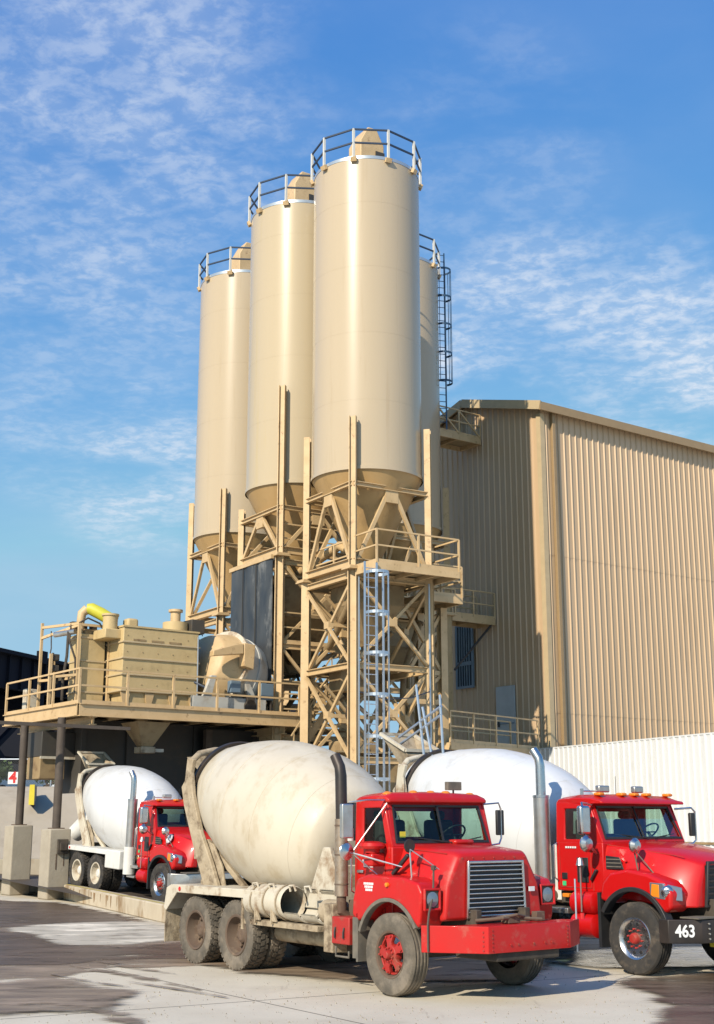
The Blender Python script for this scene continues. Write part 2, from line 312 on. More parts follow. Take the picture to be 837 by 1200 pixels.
# ------------------------------------------------------------------ ground
G = MB(); G.add([(-400,-60,0),(400,-60,0),(400,900,0),(-400,900,0)], [(0,1,2,3)])
tag(G.build('ground', M['ground']), kind='structure')
def fade_mat(name, col, col2, rough, bump=.15, bsc=25):
    m = mat(name, col, rough, 0, col2, 2.3, 1., dirt=tuple(c*2.1+.03 for c in col), dirt_amt=.8, dirt_scale=.9, dirt_thr=.50, stretch=(.5,1.4,1), bump=bump, bscale=bsc, rvar=.22); nt = m.node_tree; N = nt.nodes; Lk = nt.links; b = N['Principled BSDF']
    at = N.new('ShaderNodeAttribute'); at.attribute_name = 'fade'; tc = N.new('ShaderNodeTexCoord'); n = N.new('ShaderNodeTexNoise'); n.inputs['Scale'].default_value = 1.6; n.inputs['Detail'].default_value = 10; n.inputs['Roughness'].default_value = .65
    mp = N.new('ShaderNodeMapping'); mp.inputs['Scale'].default_value = (.6,1.5,1); Lk.new(tc.outputs['Object'], mp.inputs[0]); Lk.new(mp.outputs[0], n.inputs['Vector'])
    a = N.new('ShaderNodeMath'); a.operation = 'MULTIPLY_ADD'; a.inputs[1].default_value = 2.4; a.inputs[2].default_value = -1.2; Lk.new(n.outputs['Fac'], a.inputs[0])
    c = N.new('ShaderNodeMath'); c.operation = 'ADD'; Lk.new(a.outputs[0], c.inputs[0]); Lk.new(at.outputs['Fac'], c.inputs[1])
    r = N.new('ShaderNodeMapRange'); r.interpolation_type = 'SMOOTHSTEP'; r.inputs['From Min'].default_value = .25; r.inputs['From Max'].default_value = .85; r.inputs['To Max'].default_value = .93; Lk.new(c.outputs[0], r.inputs['Value']); Lk.new(r.outputs['Result'], b.inputs['Alpha'])
    return m
M['wet'] = fade_mat('wet_concrete', (.085,.052,.030), (.17,.112,.066), .45); M['damp'] = fade_mat('damp_concrete', (.20,.14,.092), (.34,.25,.165), .6)
M['puddle'] = fade_mat('puddle_painted_glints', (.10,.09,.08), (.62,.60,.56), .12, 1.0, 16)  # pale second colour paints white sparkle of the water into the puddle
M['dryp'] = fade_mat('dry_concrete', (.60,.52,.40), (.56,.475,.355), .8)
_pz = [0]
def patch(pts, z, m, name, wob=.25, sub=10):
    _pz[0] += 1; z = .003+.002*_pz[0]
    out = []; rim = []; V = [Vector(p) for p in pts]; n = len(V); ar = sum(V[i].x*V[(i+1)%n].y-V[(i+1)%n].x*V[i].y for i in range(n)); sg = 1 if ar > 0 else -1
    for i in range(n):
        a, b = V[i], V[(i+1)%n]; d = b-a; nn = Vector((d.y,-d.x)).normalized()*sg
        for k in range(sub): out.append((a+d*(k/sub), nn))
    K = len(out); nm = [ (out[(k-3)%K][1]+out[k][1]+out[(k+3)%K][1]).normalized() for k in range(K)]
    inn = [p for p, _ in out]; ou = [p+nm[k]*.45 for k, (p, _) in enumerate(out)]
    MBp = MB(); MBp.add([(p.x,p.y,z) for p in inn]+[(p.x,p.y,z) for p in ou], [tuple(range(K))]+[(k,(k+1)%K,(k+1)%K+K,k+K) for k in range(K)])
    o = MBp.build(name, m); me = o.data; at = me.attributes.new('fade', 'FLOAT', 'POINT')
    for k in range(2*K): at.data[k].value = .85 if k < K else 0.
    return tag(o, kind='structure')
def gp(px, py, z=0):
    P = R(13.5); a = (px-418.5)/1516; b = -(py-600)/1516
    r = Vector((a, cos(P)-b*sin(P), sin(P)+b*cos(P))); t = (z-2.2)/r.z; return (r.x*t, r.y*t)
def gpoly(l): return [gp(*p) for p in l]
patch(gpoly([(-60,1052),(70,1060),(190,1085),(215,1100),(240,1128),(180,1133),(130,1128),(60,1145),(-80,1150)]), .004, M['damp'], 'damp_patch', .35)
patch(gpoly([(-60,1054),(60,1058),(150,1078),(110,1084),(60,1082),(30,1086),(-60,1088)]), .008, M['wet'], 'wet_patch', .35)
patch(gpoly([(15,1088),(70,1083),(195,1080),(197,1102),(150,1106),(75,1108)]), .012, M['dryp'], 'dry_concrete_patch', .3)
patch(gpoly([(-50,1092),(20,1094),(60,1108),(140,1112),(215,1106),(236,1122),(120,1124),(60,1130),(-60,1132)]), .008, M['wet'], 'wet_patch', .4)
def streak(px0, py0, px1, py1, w_, nm='tyre_track_stain'):
    a = Vector(gp(px0,py0)); b = Vector(gp(px1,py1)); d = b-a; nn = Vector((-d.y,d.x)).normalized(); rn = random.Random(int(px0*3+py0)); N_ = 26
    _pz[0] += 1; zz_ = .003+.002*_pz[0]; rows = []
    for i in range(N_+1):
        t = i/N_; c = a+d*t+nn*.12*sin(2.2*t+px0); hw = w_*sin(pi*min(.98,max(.02,t)))**.6*(.7+.5*rn.random())
        rows.append([c+nn*hw*2.2, c+nn*hw*.6, c-nn*hw*.6, c-nn*hw*2.2])
    m = MB(); m.add([(p.x,p.y,zz_) for r_ in rows for p in r_], [(i*4+q,i*4+q+1,(i+1)*4+q+1,(i+1)*4+q) for i in range(N_) for q in range(3)]); o = m.build(nm, M['damp'])
    at = o.data.attributes.new('fade', 'FLOAT', 'POINT')
    for i in range(N_+1):
        for q in range(4): at.data[i*4+q].value = (.62 if q in (1,2) and 0 < i < N_ else 0)
    tag(o, kind='structure')
for a_1 in ((70,1132,240,1162,.10),(-20,1150,40,1165,.16),(110,1126,215,1142,.09),(95,1184,165,1204,.15),(60,1142,160,1158,.06),(150,1150,260,1172,.05),(20,1172,75,1184,.05)): streak(*a_1)
patch(gpoly([(735,1152),(760,1150),(840,1142),(900,1150),(900,1210),(790,1210),(800,1180),(775,1165)]), .004, M['wet'], 'wet_patch', .2)
patch(gpoly([(240,1128),(420,1120),(640,1128),(600,1150),(430,1150),(300,1140)]), .004, M['damp'], 'damp_patch')
patch(gpoly([(-60,1160),(60,1150),(150,1165),(100,1185),(-60,1190)]), .004, M['damp'], 'damp_patch')
patch(gpoly([(640,1112),(730,1105),(900,1100),(900,1131),(800,1134),(700,1134),(655,1130)]), .008, M['puddle'], 'puddle', .3)
patch(gpoly([(640,1100),(900,1090),(900,1108),(760,1112),(645,1116)]), .004, M['damp'], 'damp_patch', .3)

# ------------------------------------------------------------------ truck pieces
def copy_tree(o, parent=None):
    c = o.copy(); COL.objects.link(c); c.parent = parent
    for ch in [k for k in o.children]: copy_tree(ch, c)
    return c
RT, HW = .52, .14
def tyre_mb(lug, w=HW):
    m = MB(); pr = []
    base = [(-w*.85,.30),(-w,.36),(-w*1.04,.44),(-w*.96,.495),(-w*.8,.515)]
    if not lug:
        for y in (-.6,-.2,.2,.6): pr += [((y-.13)*w,.52),((y-.10)*w,.508),((y+.10)*w,.508),((y+.13)*w,.52)]
    else: pr = [(-w*.5,.505),(w*.5,.505)]
    prof = base + pr + [(-y, r) for y, r in reversed(base)]
    m.lathe([(y, r) for y, r in prof], ax=(0,1,0), n=56)
    if lug:
        for k in range(34):
            t = 2*pi*k/34
            for sg in (-1,1):
                t2 = t + (pi/34 if sg > 0 else 0)
                for q, (ya, yb) in enumerate(((.05,.5),(.55,1.0))):
                    tt = t2 + .03*q; c, s_ = cos(tt), sin(tt); dt = .062
                    vs = []
                    for r in (.49, .525 if q == 0 else .518):
                        for yy in (ya, yb):
                            for dd in (-dt, dt):
                                vs.append((r*cos(tt+dd+.05*yy), sg*yy*w, r*sin(tt+dd+.05*yy)))
                    m.add(vs, [(0,1,3,2),(4,6,7,5),(0,4,5,1),(2,3,7,6),(0,2,6,4),(1,5,7,3)])
    return m
PR = {}
def wheel(root, x, y, z, style, parent=None):
    """one wheel: rim is the part, tyre and hub its sub-parts; outward side is -y"""
    flip = y > 0
    if style not in PR:
        rim = MB(); hub = MB(); lug = style in ('rear_old','rear_new','inner')
        RK = .965 if style in ('rear_old','inner') else 1.0
        tm = {'front_old':M['tyre_dusty'],'rear_old':M['tyre_dusty'],'inner':M['tyre_dusty'],'front_new':M['tyre'],'rear_new':M['tyre']}[style]
        if style == 'front_old':
            rim.lathe([(-.11,.31),(-.125,.30),(-.115,.275),(-.06,.255),(.1,.26)], ax=(0,1,0), n=40)
            for k in range(5):
                t = 2*pi*k/5+.2; d = Vector((cos(t),0,sin(t))); e_ = Vector((-sin(t),0,cos(t)))
                q = [(.06,.055),(.15,.045),(.215,.075),(.245,.07)]
                top = [Vector((0,-.115 if a < .2 else -.10,0))+d*a+e_*b2 for a, b2 in q]+[Vector((0,-.115 if a < .2 else -.10,0))+d*a-e_*b2 for a, b2 in q[::-1]]
                n_ = len(top); hub.add(top+[p+Vector((0,.06,0)) for p in top], [tuple(range(n_)), tuple(range(2*n_-1,n_-1,-1))]+[(i,(i+1)%n_,(i+1)%n_+n_,i+n_) for i in range(n_)])
                for w2 in (-.045,.045): hub.cyl(Vector((0,-.10,0))+d*.225+e_*w2, Vector((0,-.13,0))+d*.225+e_*w2, .014, n=8)
            for k in range(10):
                t = 2*pi*k/10; d = Vector((cos(t),0,sin(t))); hub.cyl(d*.085+Vector((0,-.10,0)), d*.085+Vector((0,-.16,0)), .012, n=6)
            hub.lathe([(-.02,.13),(-.09,.13),(-.12,.115),(-.13,.06),(-.18,.055),(-.20,.045),(-.20,0)], ax=(0,1,0), n=24)
            hub.lathe([(-.03,.245),(-.075,.255),(-.075,.235),(-.03,.225)], ax=(0,1,0), n=32)
            rm, hm = M['rust'], M['red_dirty']
        elif style in ('rear_old','inner'):
            rim.lathe([(-.125,.31),(-.14,.30),(-.13,.27),(-.03,.255),(.03,.22),(.035,.1),(.03,.0)], ax=(0,1,0), n=40)
            for k in range(6):
                t = 2*pi*k/6; d = Vector((cos(t),0,sin(t))); hub.cyl(d*.17+Vector((0,.04,0)), d*.17+Vector((0,-.01,0)), .03, n=8)
            hub.lathe([(.03,.13),(-.02,.12),(-.05,.08),(-.05,0)], ax=(0,1,0), n=20); rm, hm = M['rust'], M['rust']
        elif style == 'front_new':
            rim.lathe([(-.12,.31),(-.135,.30),(-.12,.275),(-.085,.25),(-.10,.17),(-.105,.09),(-.105,0)], ax=(0,1,0), n=40)
            for k in range(10):
                t = 2*pi*k/10; d = Vector((cos(t),0,sin(t))); hub.cyl(d*.135+Vector((0,-.10,0)), d*.135+Vector((0,-.135,0)), .016, n=6)
            hub.lathe([(-.1,.085),(-.15,.08),(-.175,.06),(-.18,0)], ax=(0,1,0), n=20); rm, hm = M['chrome'], M['red_dirty']
        else:
            rim.lathe([(-.125,.31),(-.14,.30),(-.13,.27),(-.03,.255),(.03,.22),(.035,.1),(.03,.0)], ax=(0,1,0), n=40)
            hub.lathe([(.03,.13),(-.04,.12),(-.07,.08),(-.07,0)], ax=(0,1,0), n=20); rm, hm = M['mud_w'], M['white_p']
        a = rim.build('wheel', rm, None, smooth=True); b = tyre_mb(lug).build('tyre', tm, a, smooth=True); c = hub.build('hub', hm, a, bevel=.006)
        if style == 'front_new':
            hb = MB()
            for k in range(10):
                t = 2*pi*(k+.5)/10; d = Vector((cos(t),0,sin(t))); hb.cyl(d*.21+Vector((0,-.08,0)), d*.21+Vector((0,-.099,0)), .026, n=12)
            hb.build('hand_hole', M['black'], a)
        PR[style] = a; o = a
    else: o = copy_tree(PR[style])
    o.parent = root; o.location = (x,y,z); o.rotation_euler = (0, random.random()*3, pi if flip else 0)
    if flip: o.rotation_euler = (0, 0, pi)
    return o

def axle_set(root, kind):
    old = kind == 'old'
    for s in (-1,1): wheel(root, 0, s*1.04, RT, 'front_old' if old else 'front_new')
    for ax in (-3.8,-5.05):
        for s in (-1,1):
            wheel(root, ax, s*1.06, RT, 'rear_old' if old else 'rear_new'); wheel(root, ax, s*.72, RT, 'inner' if old else 'rear_new')
    for ax in (0,-3.8,-5.05):
        m = MB(); m.cyl((ax,-.95,RT),(ax,.95,RT),.075,n=12)
        if ax: m.lathe([(-.22,.05),(-.15,.2),(0,.25),(.15,.2),(.22,.05)], (ax,0,RT), (0,1,0), 20)
        m.build('axle', M['frame'], root, smooth=True)

def drum_obj(root, dm, ringm, old):
    A = Vector((-2.12,0,1.78)); tl = R(14.5); ax = Vector((-cos(tl),0,sin(tl)))
    base = [(0,.0),(.03,.42),(.08,.68),(.2,.86),(.45,1.0),(.9,1.15),(1.35,1.215),(1.8,1.23),(2.3,1.195),(2.9,1.08),(3.5,.91),(4.15,.69),(4.2,.67)]
    def cr(p0, p1, p2, p3, t): return .5*((2*p1)+(-p0+p2)*t+(2*p0-5*p1+4*p2-p3)*t*t+(-p0+3*p1-3*p2+p3)*t**3)
    prof = base[:4]
    for i in range(3, len(base)-2):
        for k in range(1, 7): prof.append(tuple(cr(base[i-1][q], base[i][q], base[i+1][q], base[min(i+2, len(base)-1)][q], k/6) for q in (0,1)))
    prof += [base[-1], (4.2,.55), (3.8,.55)]
    def rad(h):
        for (h0,r0),(h1,r1) in zip(prof, prof[1:]):
            if h0 <= h <= h1: return r0+(r1-r0)*(h-h0)/max(1e-6, h1-h0)
        return 1
    dmb = MB().lathe(prof, A, ax, 80)
    for h in (.52,1.35,2.3,3.3):
        e = .012; dmb.lathe([(h-e,rad(h-e)-.006),(h-e*.6,rad(h-e*.6)+.005),(h+e*.6,rad(h+e*.6)+.005),(h+e,rad(h+e)-.006)], A, ax, 80)
    d = dmb.build('drum', dm, root, smooth=True, ang=40)
    MB().lathe([(3.86,.80),(3.85,.85),(3.88,.86),(3.96,.84),(3.97,.78)], A, ax, 56).build('roller_ring', ringm, d, smooth=True)
    MB().lathe([(4.18,.53),(3.9,.35),(3.6,.02)], A, ax, 32).build('drum_mouth', M['black'], d, smooth=True)
    return A, ax

def mixer_body(root, old):
    mm = M['mud'] if old else M['mud_w']; wm = M['mud_w'] if old else M['white_p']
    A, ax = drum_obj(root, M['drum_c'] if old else M['drum_w'], M['stack_black'], old)
    # front pedestal
    m = MB()
    f = [(-2.42,.98),(-1.60,.98),(-1.62,1.45),(-1.80,1.85),(-1.96,1.85)]
    m.prism(f, -.86, -.78); m.prism(f, .78, .86); m.box(-1.72,-1.62,-.79,.79,1.0,1.60); m.box(-2.4,-2.3,-.79,.79,1.0,1.1)
    m.build('front_pedestal', wm, root, bevel=.015)
    # rear pedestal : two slanted legs, ring frame, splash plate
    m = MB()
    for s in (-1,1):
        y0, y1 = sorted((s*.86, s*.94)); m.prism([(-5.93,3.29),(-6.0,2.9),(-6.11,2.8),(-6.0,2.47),(-5.66,1.84),(-5.26,1.17),(-4.80,1.17),(-5.06,1.57),(-5.42,2.05),(-5.72,2.68),(-5.80,3.04),(-5.72,3.26)], y0, y1); m.beam((-4.45,s*.6,1.15),(-5.4,s*.8,1.9),.09,.09)
        m.beam((-4.1,s*.5,1.15),(-4.9,s*.55,1.6),.08,.08)
    m.box(-5.5,-5.2,-.86,.86,1.15,1.28); m.box(-5.75,-5.6,-.86,.86,1.6,1.75); m.tube([(-5.84,-.90,3.22),(-5.90,-.72,3.36),(-5.92,-.4,3.43),(-5.92,.4,3.43),(-5.90,.72,3.36),(-5.84,.9,3.22)], .06, 8)
    m.build('rear_pedestal', mm, root, bevel=.015)
    for s in (-1,1):
        y0, y1 = sorted((s*.80, s*.84)); MB().prism([(-4.75,1.16),(-5.2,1.16),(-5.52,1.95),(-5.15,1.85),(-4.85,1.5)], y0, y1).build('splash_plate', M['mud'], root, bevel=.01)
    m = MB()   # charge hopper: open funnel over the mouth
    def rect(cx, cz, hx, hy, tl=.0): return [(cx-hx,-hy,cz+tl*hx),(cx+hx,-hy,cz-tl*hx),(cx+hx,hy,cz-tl*hx),(cx-hx,hy,cz+tl*hx)]
    if old: m.loft([rect(-6.35,3.0,.2,.25), rect(-6.55,3.35,.32,.42)], caps=False); m.loft([rect(-6.35,3.0,.17,.22), rect(-6.55,3.35,.29,.39)], caps=False)
    else: m.loft([rect(-6.35,3.15,.22,.24), rect(-6.72,3.72,.38,.42,.45)], caps=False); m.loft([rect(-6.35,3.15,.19,.21), rect(-6.72,3.72,.35,.39,.45)], caps=False)
    m.build('charge_hopper', M['mud'], root)
    if not old:
        m = MB()   # top frame of hopper
        q = rect(-6.72,3.76,.40,.44,.45)
        for i in range(4): m.beam(q[i], q[(i+1)%4], .06, .06)
        m.build('hopper_rim', M['mud_w'], root)
        if len([o for o in bpy.data.objects if o.name.startswith('mixer_truck')]) == 2:
            m = MB()
            for a, b in (((-6.14,4.85),(-5.85,3.0)),((-5.95,4.4),(-5.56,3.0)),((-5.42,4.6),(-5.32,3.0)),((-6.7,3.85),(-5.38,4.38)),((-6.7,3.7),(-5.38,4.22))): m.tube([(a[0],-.3,a[1]),(b[0],-.3,b[1])], .025, 8)
            m.build('service_ladder', M['galv'], root, smooth=True)
    # discharge chute
    if not old:
        m = MB(); m.lathe([(0,.36),(1.0,.26),(1.0,.23),(0,.33)], (-6.45,0,2.0), Vector((-.62,-.25,-.45)), 18, R(100), R(300)); m.build('discharge_chute', M['white_p'], root, smooth=True)
    # chassis
    for s in (-1,1): MB().box(-6.0,.95,s*.43-.045,s*.43+.045,.82,1.10).build('frame_rail', M['frame'], root, bevel=.008)
    m = MB(); m.box(-5.2,-1.7,-.52,.52,1.10,1.16); m.build('subframe', mm, root)
    axle_set(root, 'old' if old else 'new')
    # rear wheel fenders
    for s in (-1,1):
        m = MB(); y0, y1 = sorted((s*.56, s*1.24))
        m.box(-5.75,-2.95,y0,y1,1.17,1.205)
        yo = s*1.215; ya, yb = sorted((yo, yo+s*.03))
        m.prism([(-5.95,1.15),(-5.8,1.20),(-3.05,1.20),(-3.05,1.08),(-5.6,1.08),(-5.95,.78),(-6.03,.82)], ya, yb)
        m.prism([(-5.97,.80),(-5.93,.80),(-5.70,1.20),(-5.76,1.20)], y0, y1)
        m.build('rear_fender', wm, root, bevel=.006)
        MB().box(-5.99,-5.965,y0,y1,.28,.80).build('mud_flap', M['mud'] if old else M['black'], root)
    # tail lamps
    for s in (-1,1): MB().cyl((-5.5,s*1.246,1.14),(-5.5,s*1.256,1.14),.035,n=12).build('marker_lamp', M['red_s'], root)

def cab_shell(root, W, xr, xd, xb, xt, z0, zb, zt, paint, roofpts, visor):
    """box-like cab: lower tub, pillars and window openings, roof, glass, interior"""
    m = MB()
    m.box(xr, xb, -W, W, z0, zb-.02)
    for s in (-1,1):
        y = s*W; th = (0,-s*.05,0)
        outer = [(xr,y,zb-.03),(xb,y,zb-.03),(xt,y,zt),(xr+.03,y,zt)]
        inner = [(xr+.20,y,zb+.02),(xd-.02,y,zb+.02),(min(xt-.07, xd+(xt-xb)*.8),y,zt-.10),(xr+.21,y,zt-.10)]
        m.ring(outer, inner, th)
    # windscreen frame
    Wt = W*.94
    m.ring([(xb,-W,zb-.03),(xb,W,zb-.03),(xt,Wt,zt),(xt,-Wt,zt)], [(xb-.01,-W+.085,zb+.04),(xb-.01,W-.085,zb+.04),(xt+.015,Wt-.085,zt-.075),(xt+.015,-Wt+.085,zt-.075)], (-.05,0,0))
    # back wall with window
    m.ring([(xr,-W,zb-.03),(xr,W,zb-.03),(xr+.03,Wt,zt),(xr+.03,-Wt,zt)], [(xr,-.62,zb+.10),(xr,.62,zb+.10),(xr+.02,.62,zt-.14),(xr+.02,-.62,zt-.14)], (.05,0,0))
    m.build('cab', paint, root, bevel=.018)
    # roof
    secs = []
    for x, dz, k in roofpts:
        w_ = W*k; secs.append([(x,-w_,zt-.03),(x,w_,zt-.03),(x,w_+.01,zt+dz*.45),(x,w_*.86,zt+dz*.85),(x,0,zt+dz),(x,-w_*.86,zt+dz*.85),(x,-w_-.01,zt+dz*.45)])
    MB().loft(secs).build('roof', paint, root, bevel=.02, seg=3)
    g = MB(); g.add([(xb-.03,-W+.08,zb+.035),(xb-.03,W-.08,zb+.035),(xt-.005,Wt-.08,zt-.07),(xt-.005,-Wt+.08,zt-.07)], [(0,1,2,3)])
    gl = g.build('windshield', M['glass'], root)
    fr = MB(); fr.ring([(xb+.004,-W+.07,zb+.025),(xb+.004,W-.07,zb+.025),(xt+.03,Wt-.07,zt-.06),(xt+.03,-Wt+.07,zt-.06)], [(xb+.0,-W+.10,zb+.055),(xb+.0,W-.10,zb+.055),(xt+.028,Wt-.10,zt-.09),(xt+.028,-Wt+.10,zt-.09)], (-.02,0,0))
    fr.beam((xb+.0,0,zb+.03),(xt+.03,0,zt-.07),.025,.02); fr.build('window_seal', M['black'], root)
    for s in (-1,1):
        g = MB(); y = s*(W-.025); g.add([(xr+.19,y,zb),(xd,y,zb),(xt-.05,y,zt-.09),(xr+.2,y,zt-.09)], [(0,1,2,3)]); g.build('side_window', M['glass'], root)
    g = MB(); g.add([(xr+.03,-.63,zb+.09),(xr+.03,.63,zb+.09),(xr+.045,.63,zt-.13),(xr+.045,-.63,zt-.13)], [(0,1,2,3)]); g.build('rear_window', M['glass'], root)
    # interior
    for s in (-1,1):
        m = MB(); m.box(xr+.12,xr+.30,s*.45-.23,s*.45+.23,zb-.1,zb+.34); m.box(xr+.13,xr+.25,s*.45-.12,s*.45+.12,zb+.34,zb+.47); m.build('seat', M['inside'], root, bevel=.05, seg=3)
    m = MB(); m.box(xb-.28,xb-.06,-W+.06,W-.06,zb-.05,zb+.06); m.build('dashboard', M['inside'], root, bevel=.03)
    m = MB(); c = Vector((xb-.30,.42,zb+.13)); nn = Vector((-.55,0,.6)).normalized(); a = Vector((0,1,0)); b = nn.cross(a)
    m.tube([c + (a*cos(2*pi*k/24)+b*sin(2*pi*k/24))*.20 for k in range(25)], .014, 6); m.tube([c-a*.2, c+a*.2], .012, 6); m.tube([c, c-nn*.2], .025, 6)
    m.build('steering_wheel', M['black'], root, smooth=True)

def arch(cx, cz, r, a0, a1, n=12): return [(cx+r*cos(R(a0+(a1-a0)*i/n)), cz+r*sin(R(a0+(a1-a0)*i/n))) for i in range(n+1)]

def west_mirror(root, x, y, z, h=.42, wd=.17, arm=None, chrome=True):
    m = MB(); m.box(x-.03,x+.05,y-wd/2,y+wd/2,z-h/2,z+h/2); o = m.build('side_mirror', M['alu'] if chrome else M['black'], root, bevel=.02, seg=3)
    MB().lathe([(0,0),(.02,.07),(.035,.11),(.05,.12),(.06,0)], (x+.06,y,z-h/2-.17), (-1,0,0), 20).build('round_mirror', M['chrome'], o, smooth=True)
    return o

def old_truck():
    r = empty('mixer_truck', (1.36,18.5,0), R(36.6-90), 'older boxy red cement mixer truck with dusty cream drum and big red bumper, nearest', 'mixer truck', 'cement mixer trucks in the yard')
    mixer_body(r, True)
    P = M['red_old']
    cab_shell(r, .92, -1.10, -.36, -.24, -.42, .78, 1.90, 2.50, P, [(-1.12,.05,.95),(-1.0,.10,.99),(-.6,.13,1.0),(-.40,.11,.99),(-.33,.03,.97)], True)
    # door lines and handle
    for s in (-1,1):
        m = MB(); y = s*.925
        for a, b in (((-1.04,1.0),(-1.04,1.86)),((-.40,1.0),(-.40,1.86)),((-1.04,1.0),(-.40,1.0))): m.beam((a[0],y,a[1]),(b[0],y,b[1]),.012,.012)
        m.build('door_seam', M['red_dirty'], r)
        MB().box(-1.0,-.86,min(s*.925,s*.955),max(s*.925,s*.955),1.52,1.56).build('door_handle', M['chrome'], r, bevel=.006)
        m = MB()
        for k in range(3): m.box(-.95,-.5,min(s*.92,s*.932),max(s*.92,s*.932),1.30+.07*k,1.325+.07*k)
        m.build('door_rib', P, r, bevel=.004)
    m = MB()
    m.box(-.90,-.72,-.928,-.922,1.66,1.70); m.box(-.88,-.66,-.928,-.922,1.60,1.645)
    m.build('door_lettering', M['white_s'], r)
    # hood
    def hs(x, wt, zt, wm, zm, wb, zb): return [(x,-wb,zb),(x,-wm,zm),(x,-wt,zt-.03),(x,-wt*.9,zt),(x,0,zt+.02),(x,wt*.9,zt),(x,wt,zt-.03),(x,wm,zm),(x,wb,zb)]
    MB().loft([hs(-.26,.72,1.90,.88,1.45,.9,.95), hs(.30,.68,1.87,.86,1.45,.88,.95), hs(.70,.64,1.83,.84,1.42,.88,.96), hs(.78,.60,1.79,.80,1.40,.86,.98)]).build('hood', P, r, bevel=.03, seg=3)
    MB().box(-.28,-.10,.10,.45,1.90,1.97).build('hood_scoop', P, r, bevel=.03)
    m = MB()
    for s in (-1,1): m.beam((-.20,s*.735,1.86),(.60,s*.665,1.80),.012,.010); m.beam((-.26,s*.905,1.0),(-.26,s*.80,1.80),.014,.014)
    m.build('hood_seam', M['red_dirty'], r)
    for k in range(9): MB().lathe([(0,.011),(.004,.008),(.006,0)], (-.30,-.925,1.02+.09*k), (0,-1,0), 8).build('rivet', M['red_dirty'], r)
    for k in range(7): MB().lathe([(0,.012),(.005,.008),(.007,0)], (.785,-.56+.186*k,1.745), (1,0,.1), 8).build('rivet', M['red_dirty'], r)
    MB().tube([(-1.06,-.95,1.25),(-1.07,-1.0,1.28),(-1.07,-1.0,1.75),(-1.06,-.95,1.78)], .014, 8).build('grab_handle', M['chrome'], r, smooth=True)
    for s in (-1,1):
        out = [(.66,.95),(.70,1.32),(.62,1.44),(.35,1.50),(-.45,1.52),(-.68,1.46),(-.78,1.20),(-.80,.98)]
        ar = arch(0,.55,.66,150,32,14)
        y0, y1 = sorted((s*.80, s*1.19))
        # fender = strips between outer curve and arch
        m = MB(); m.prism(out + [(-.68,.90)] + ar[1:-1] + [(.62,.88)], y0, y1); m.build('fender', P, r, bevel=.035, seg=3)
        yo, yi = s*1.205, s*1.10
        m = MB(); a1, a2 = arch(0,.55,.685,160,30,16), arch(0,.55,.635,160,30,16)
        ya, yb = sorted((yo, yi)); m.loft([[(p[0],ya,p[1]),(p[0],yb,p[1]),(q[0],yb,q[1]),(q[0],ya,q[1])] for p, q in zip(a1,a2)]); m.build('fender_flare', M['flare'], r, bevel=.006)
        m = MB(); m.box(-.70,-.66,y0,y1,.38,1.0); m.box(-.78,-.70,y0,y1,.42,.95); m.build('splash_guard', M['flare'], r)
        # headlight
        yc = s*1.03
        h = MB(); h.box(.69,.722,yc-.115,yc+.115,1.13,1.35); hl = h.build('headlight', M['postd'], r, bevel=.008)
        MB().ring([(.70,yc-.14,1.10),(.70,yc+.14,1.10),(.70,yc+.14,1.38),(.70,yc-.14,1.38)], [(.70,yc-.11,1.13),(.70,yc+.11,1.13),(.70,yc+.11,1.35),(.70,yc-.11,1.35)], (.045,0,0)).build('headlight_bezel', P, r, bevel=.012)
        MB().lathe([(0,.095),(.012,.095),(.014,.082),(.024,.05),(.028,0)], (.718,yc,1.24), (1,0,0), 24).build('lamp_lens', M['lens'], hl, smooth=True)
        MB().lathe([(0,.03),(.03,.028),(.04,0)], (.0,s*1.19,1.40), (0,s,0), 12).build('side_marker', M['amber'], r, smooth=True)
    # lettering on fender (two worn lines, unreadable in the photo)
    m = MB(); rn = random.Random(3)
    for row, (z0, z1) in enumerate(((1.385,1.415),(1.345,1.375),(1.305,1.335))):
        x = -.52+.02*row
        while x < -.30-.02*row:
            w_ = .022+.012*rn.random(); m.box(x,x+w_,-1.196,-1.191,z0,z1); x += w_+.010
    m.build('fender_lettering', M['white_s'], r)
    # grille
    gp_ = lambda x: MB()
    def gz(y, z): return (.80+(1.79-z)*.0, y, z)
    fr = MB(); fr.ring([(.79,-.53,.99),(.79,.53,.99),(.79,.50,1.71),(.79,-.50,1.71)], [(.79,-.495,1.025),(.79,.495,1.025),(.79,.465,1.675),(.79,-.465,1.675)], (.045,0,0))
    g = fr.build('grille', M['chrome'], r, bevel=.008)
    MB().box(.781,.79,-.49,.49,1.03,1.67).build('grille_back', M['black'], g)
    for k in range(11):
        z = 1.055+k*.058; MB().box(.80,.835,-.49,.49,z,z+.018).build('grille_bar', M['chrome'], g, bevel=.004)
    MB().box(.875-.07,.82,.60,.70,1.30,1.36).build('data_plate', M['white_s'], r)
    # bumper
    zb0, zb1 = .61, .935
    pl = [(.78,-1.26),(1.44,-.72),(1.44,.72),(1.12,1.22)]
    m = MB(); inn = [(x-.03, y*.985) for x, y in pl]
    m.loft([[(pl[i][0],pl[i][1],zb0),(pl[i][0],pl[i][1],zb1),(inn[i][0],inn[i][1],zb1),(inn[i][0],inn[i][1],zb0)] for i in range(4)])
    b = m.build('bumper', P, r, bevel=.006)
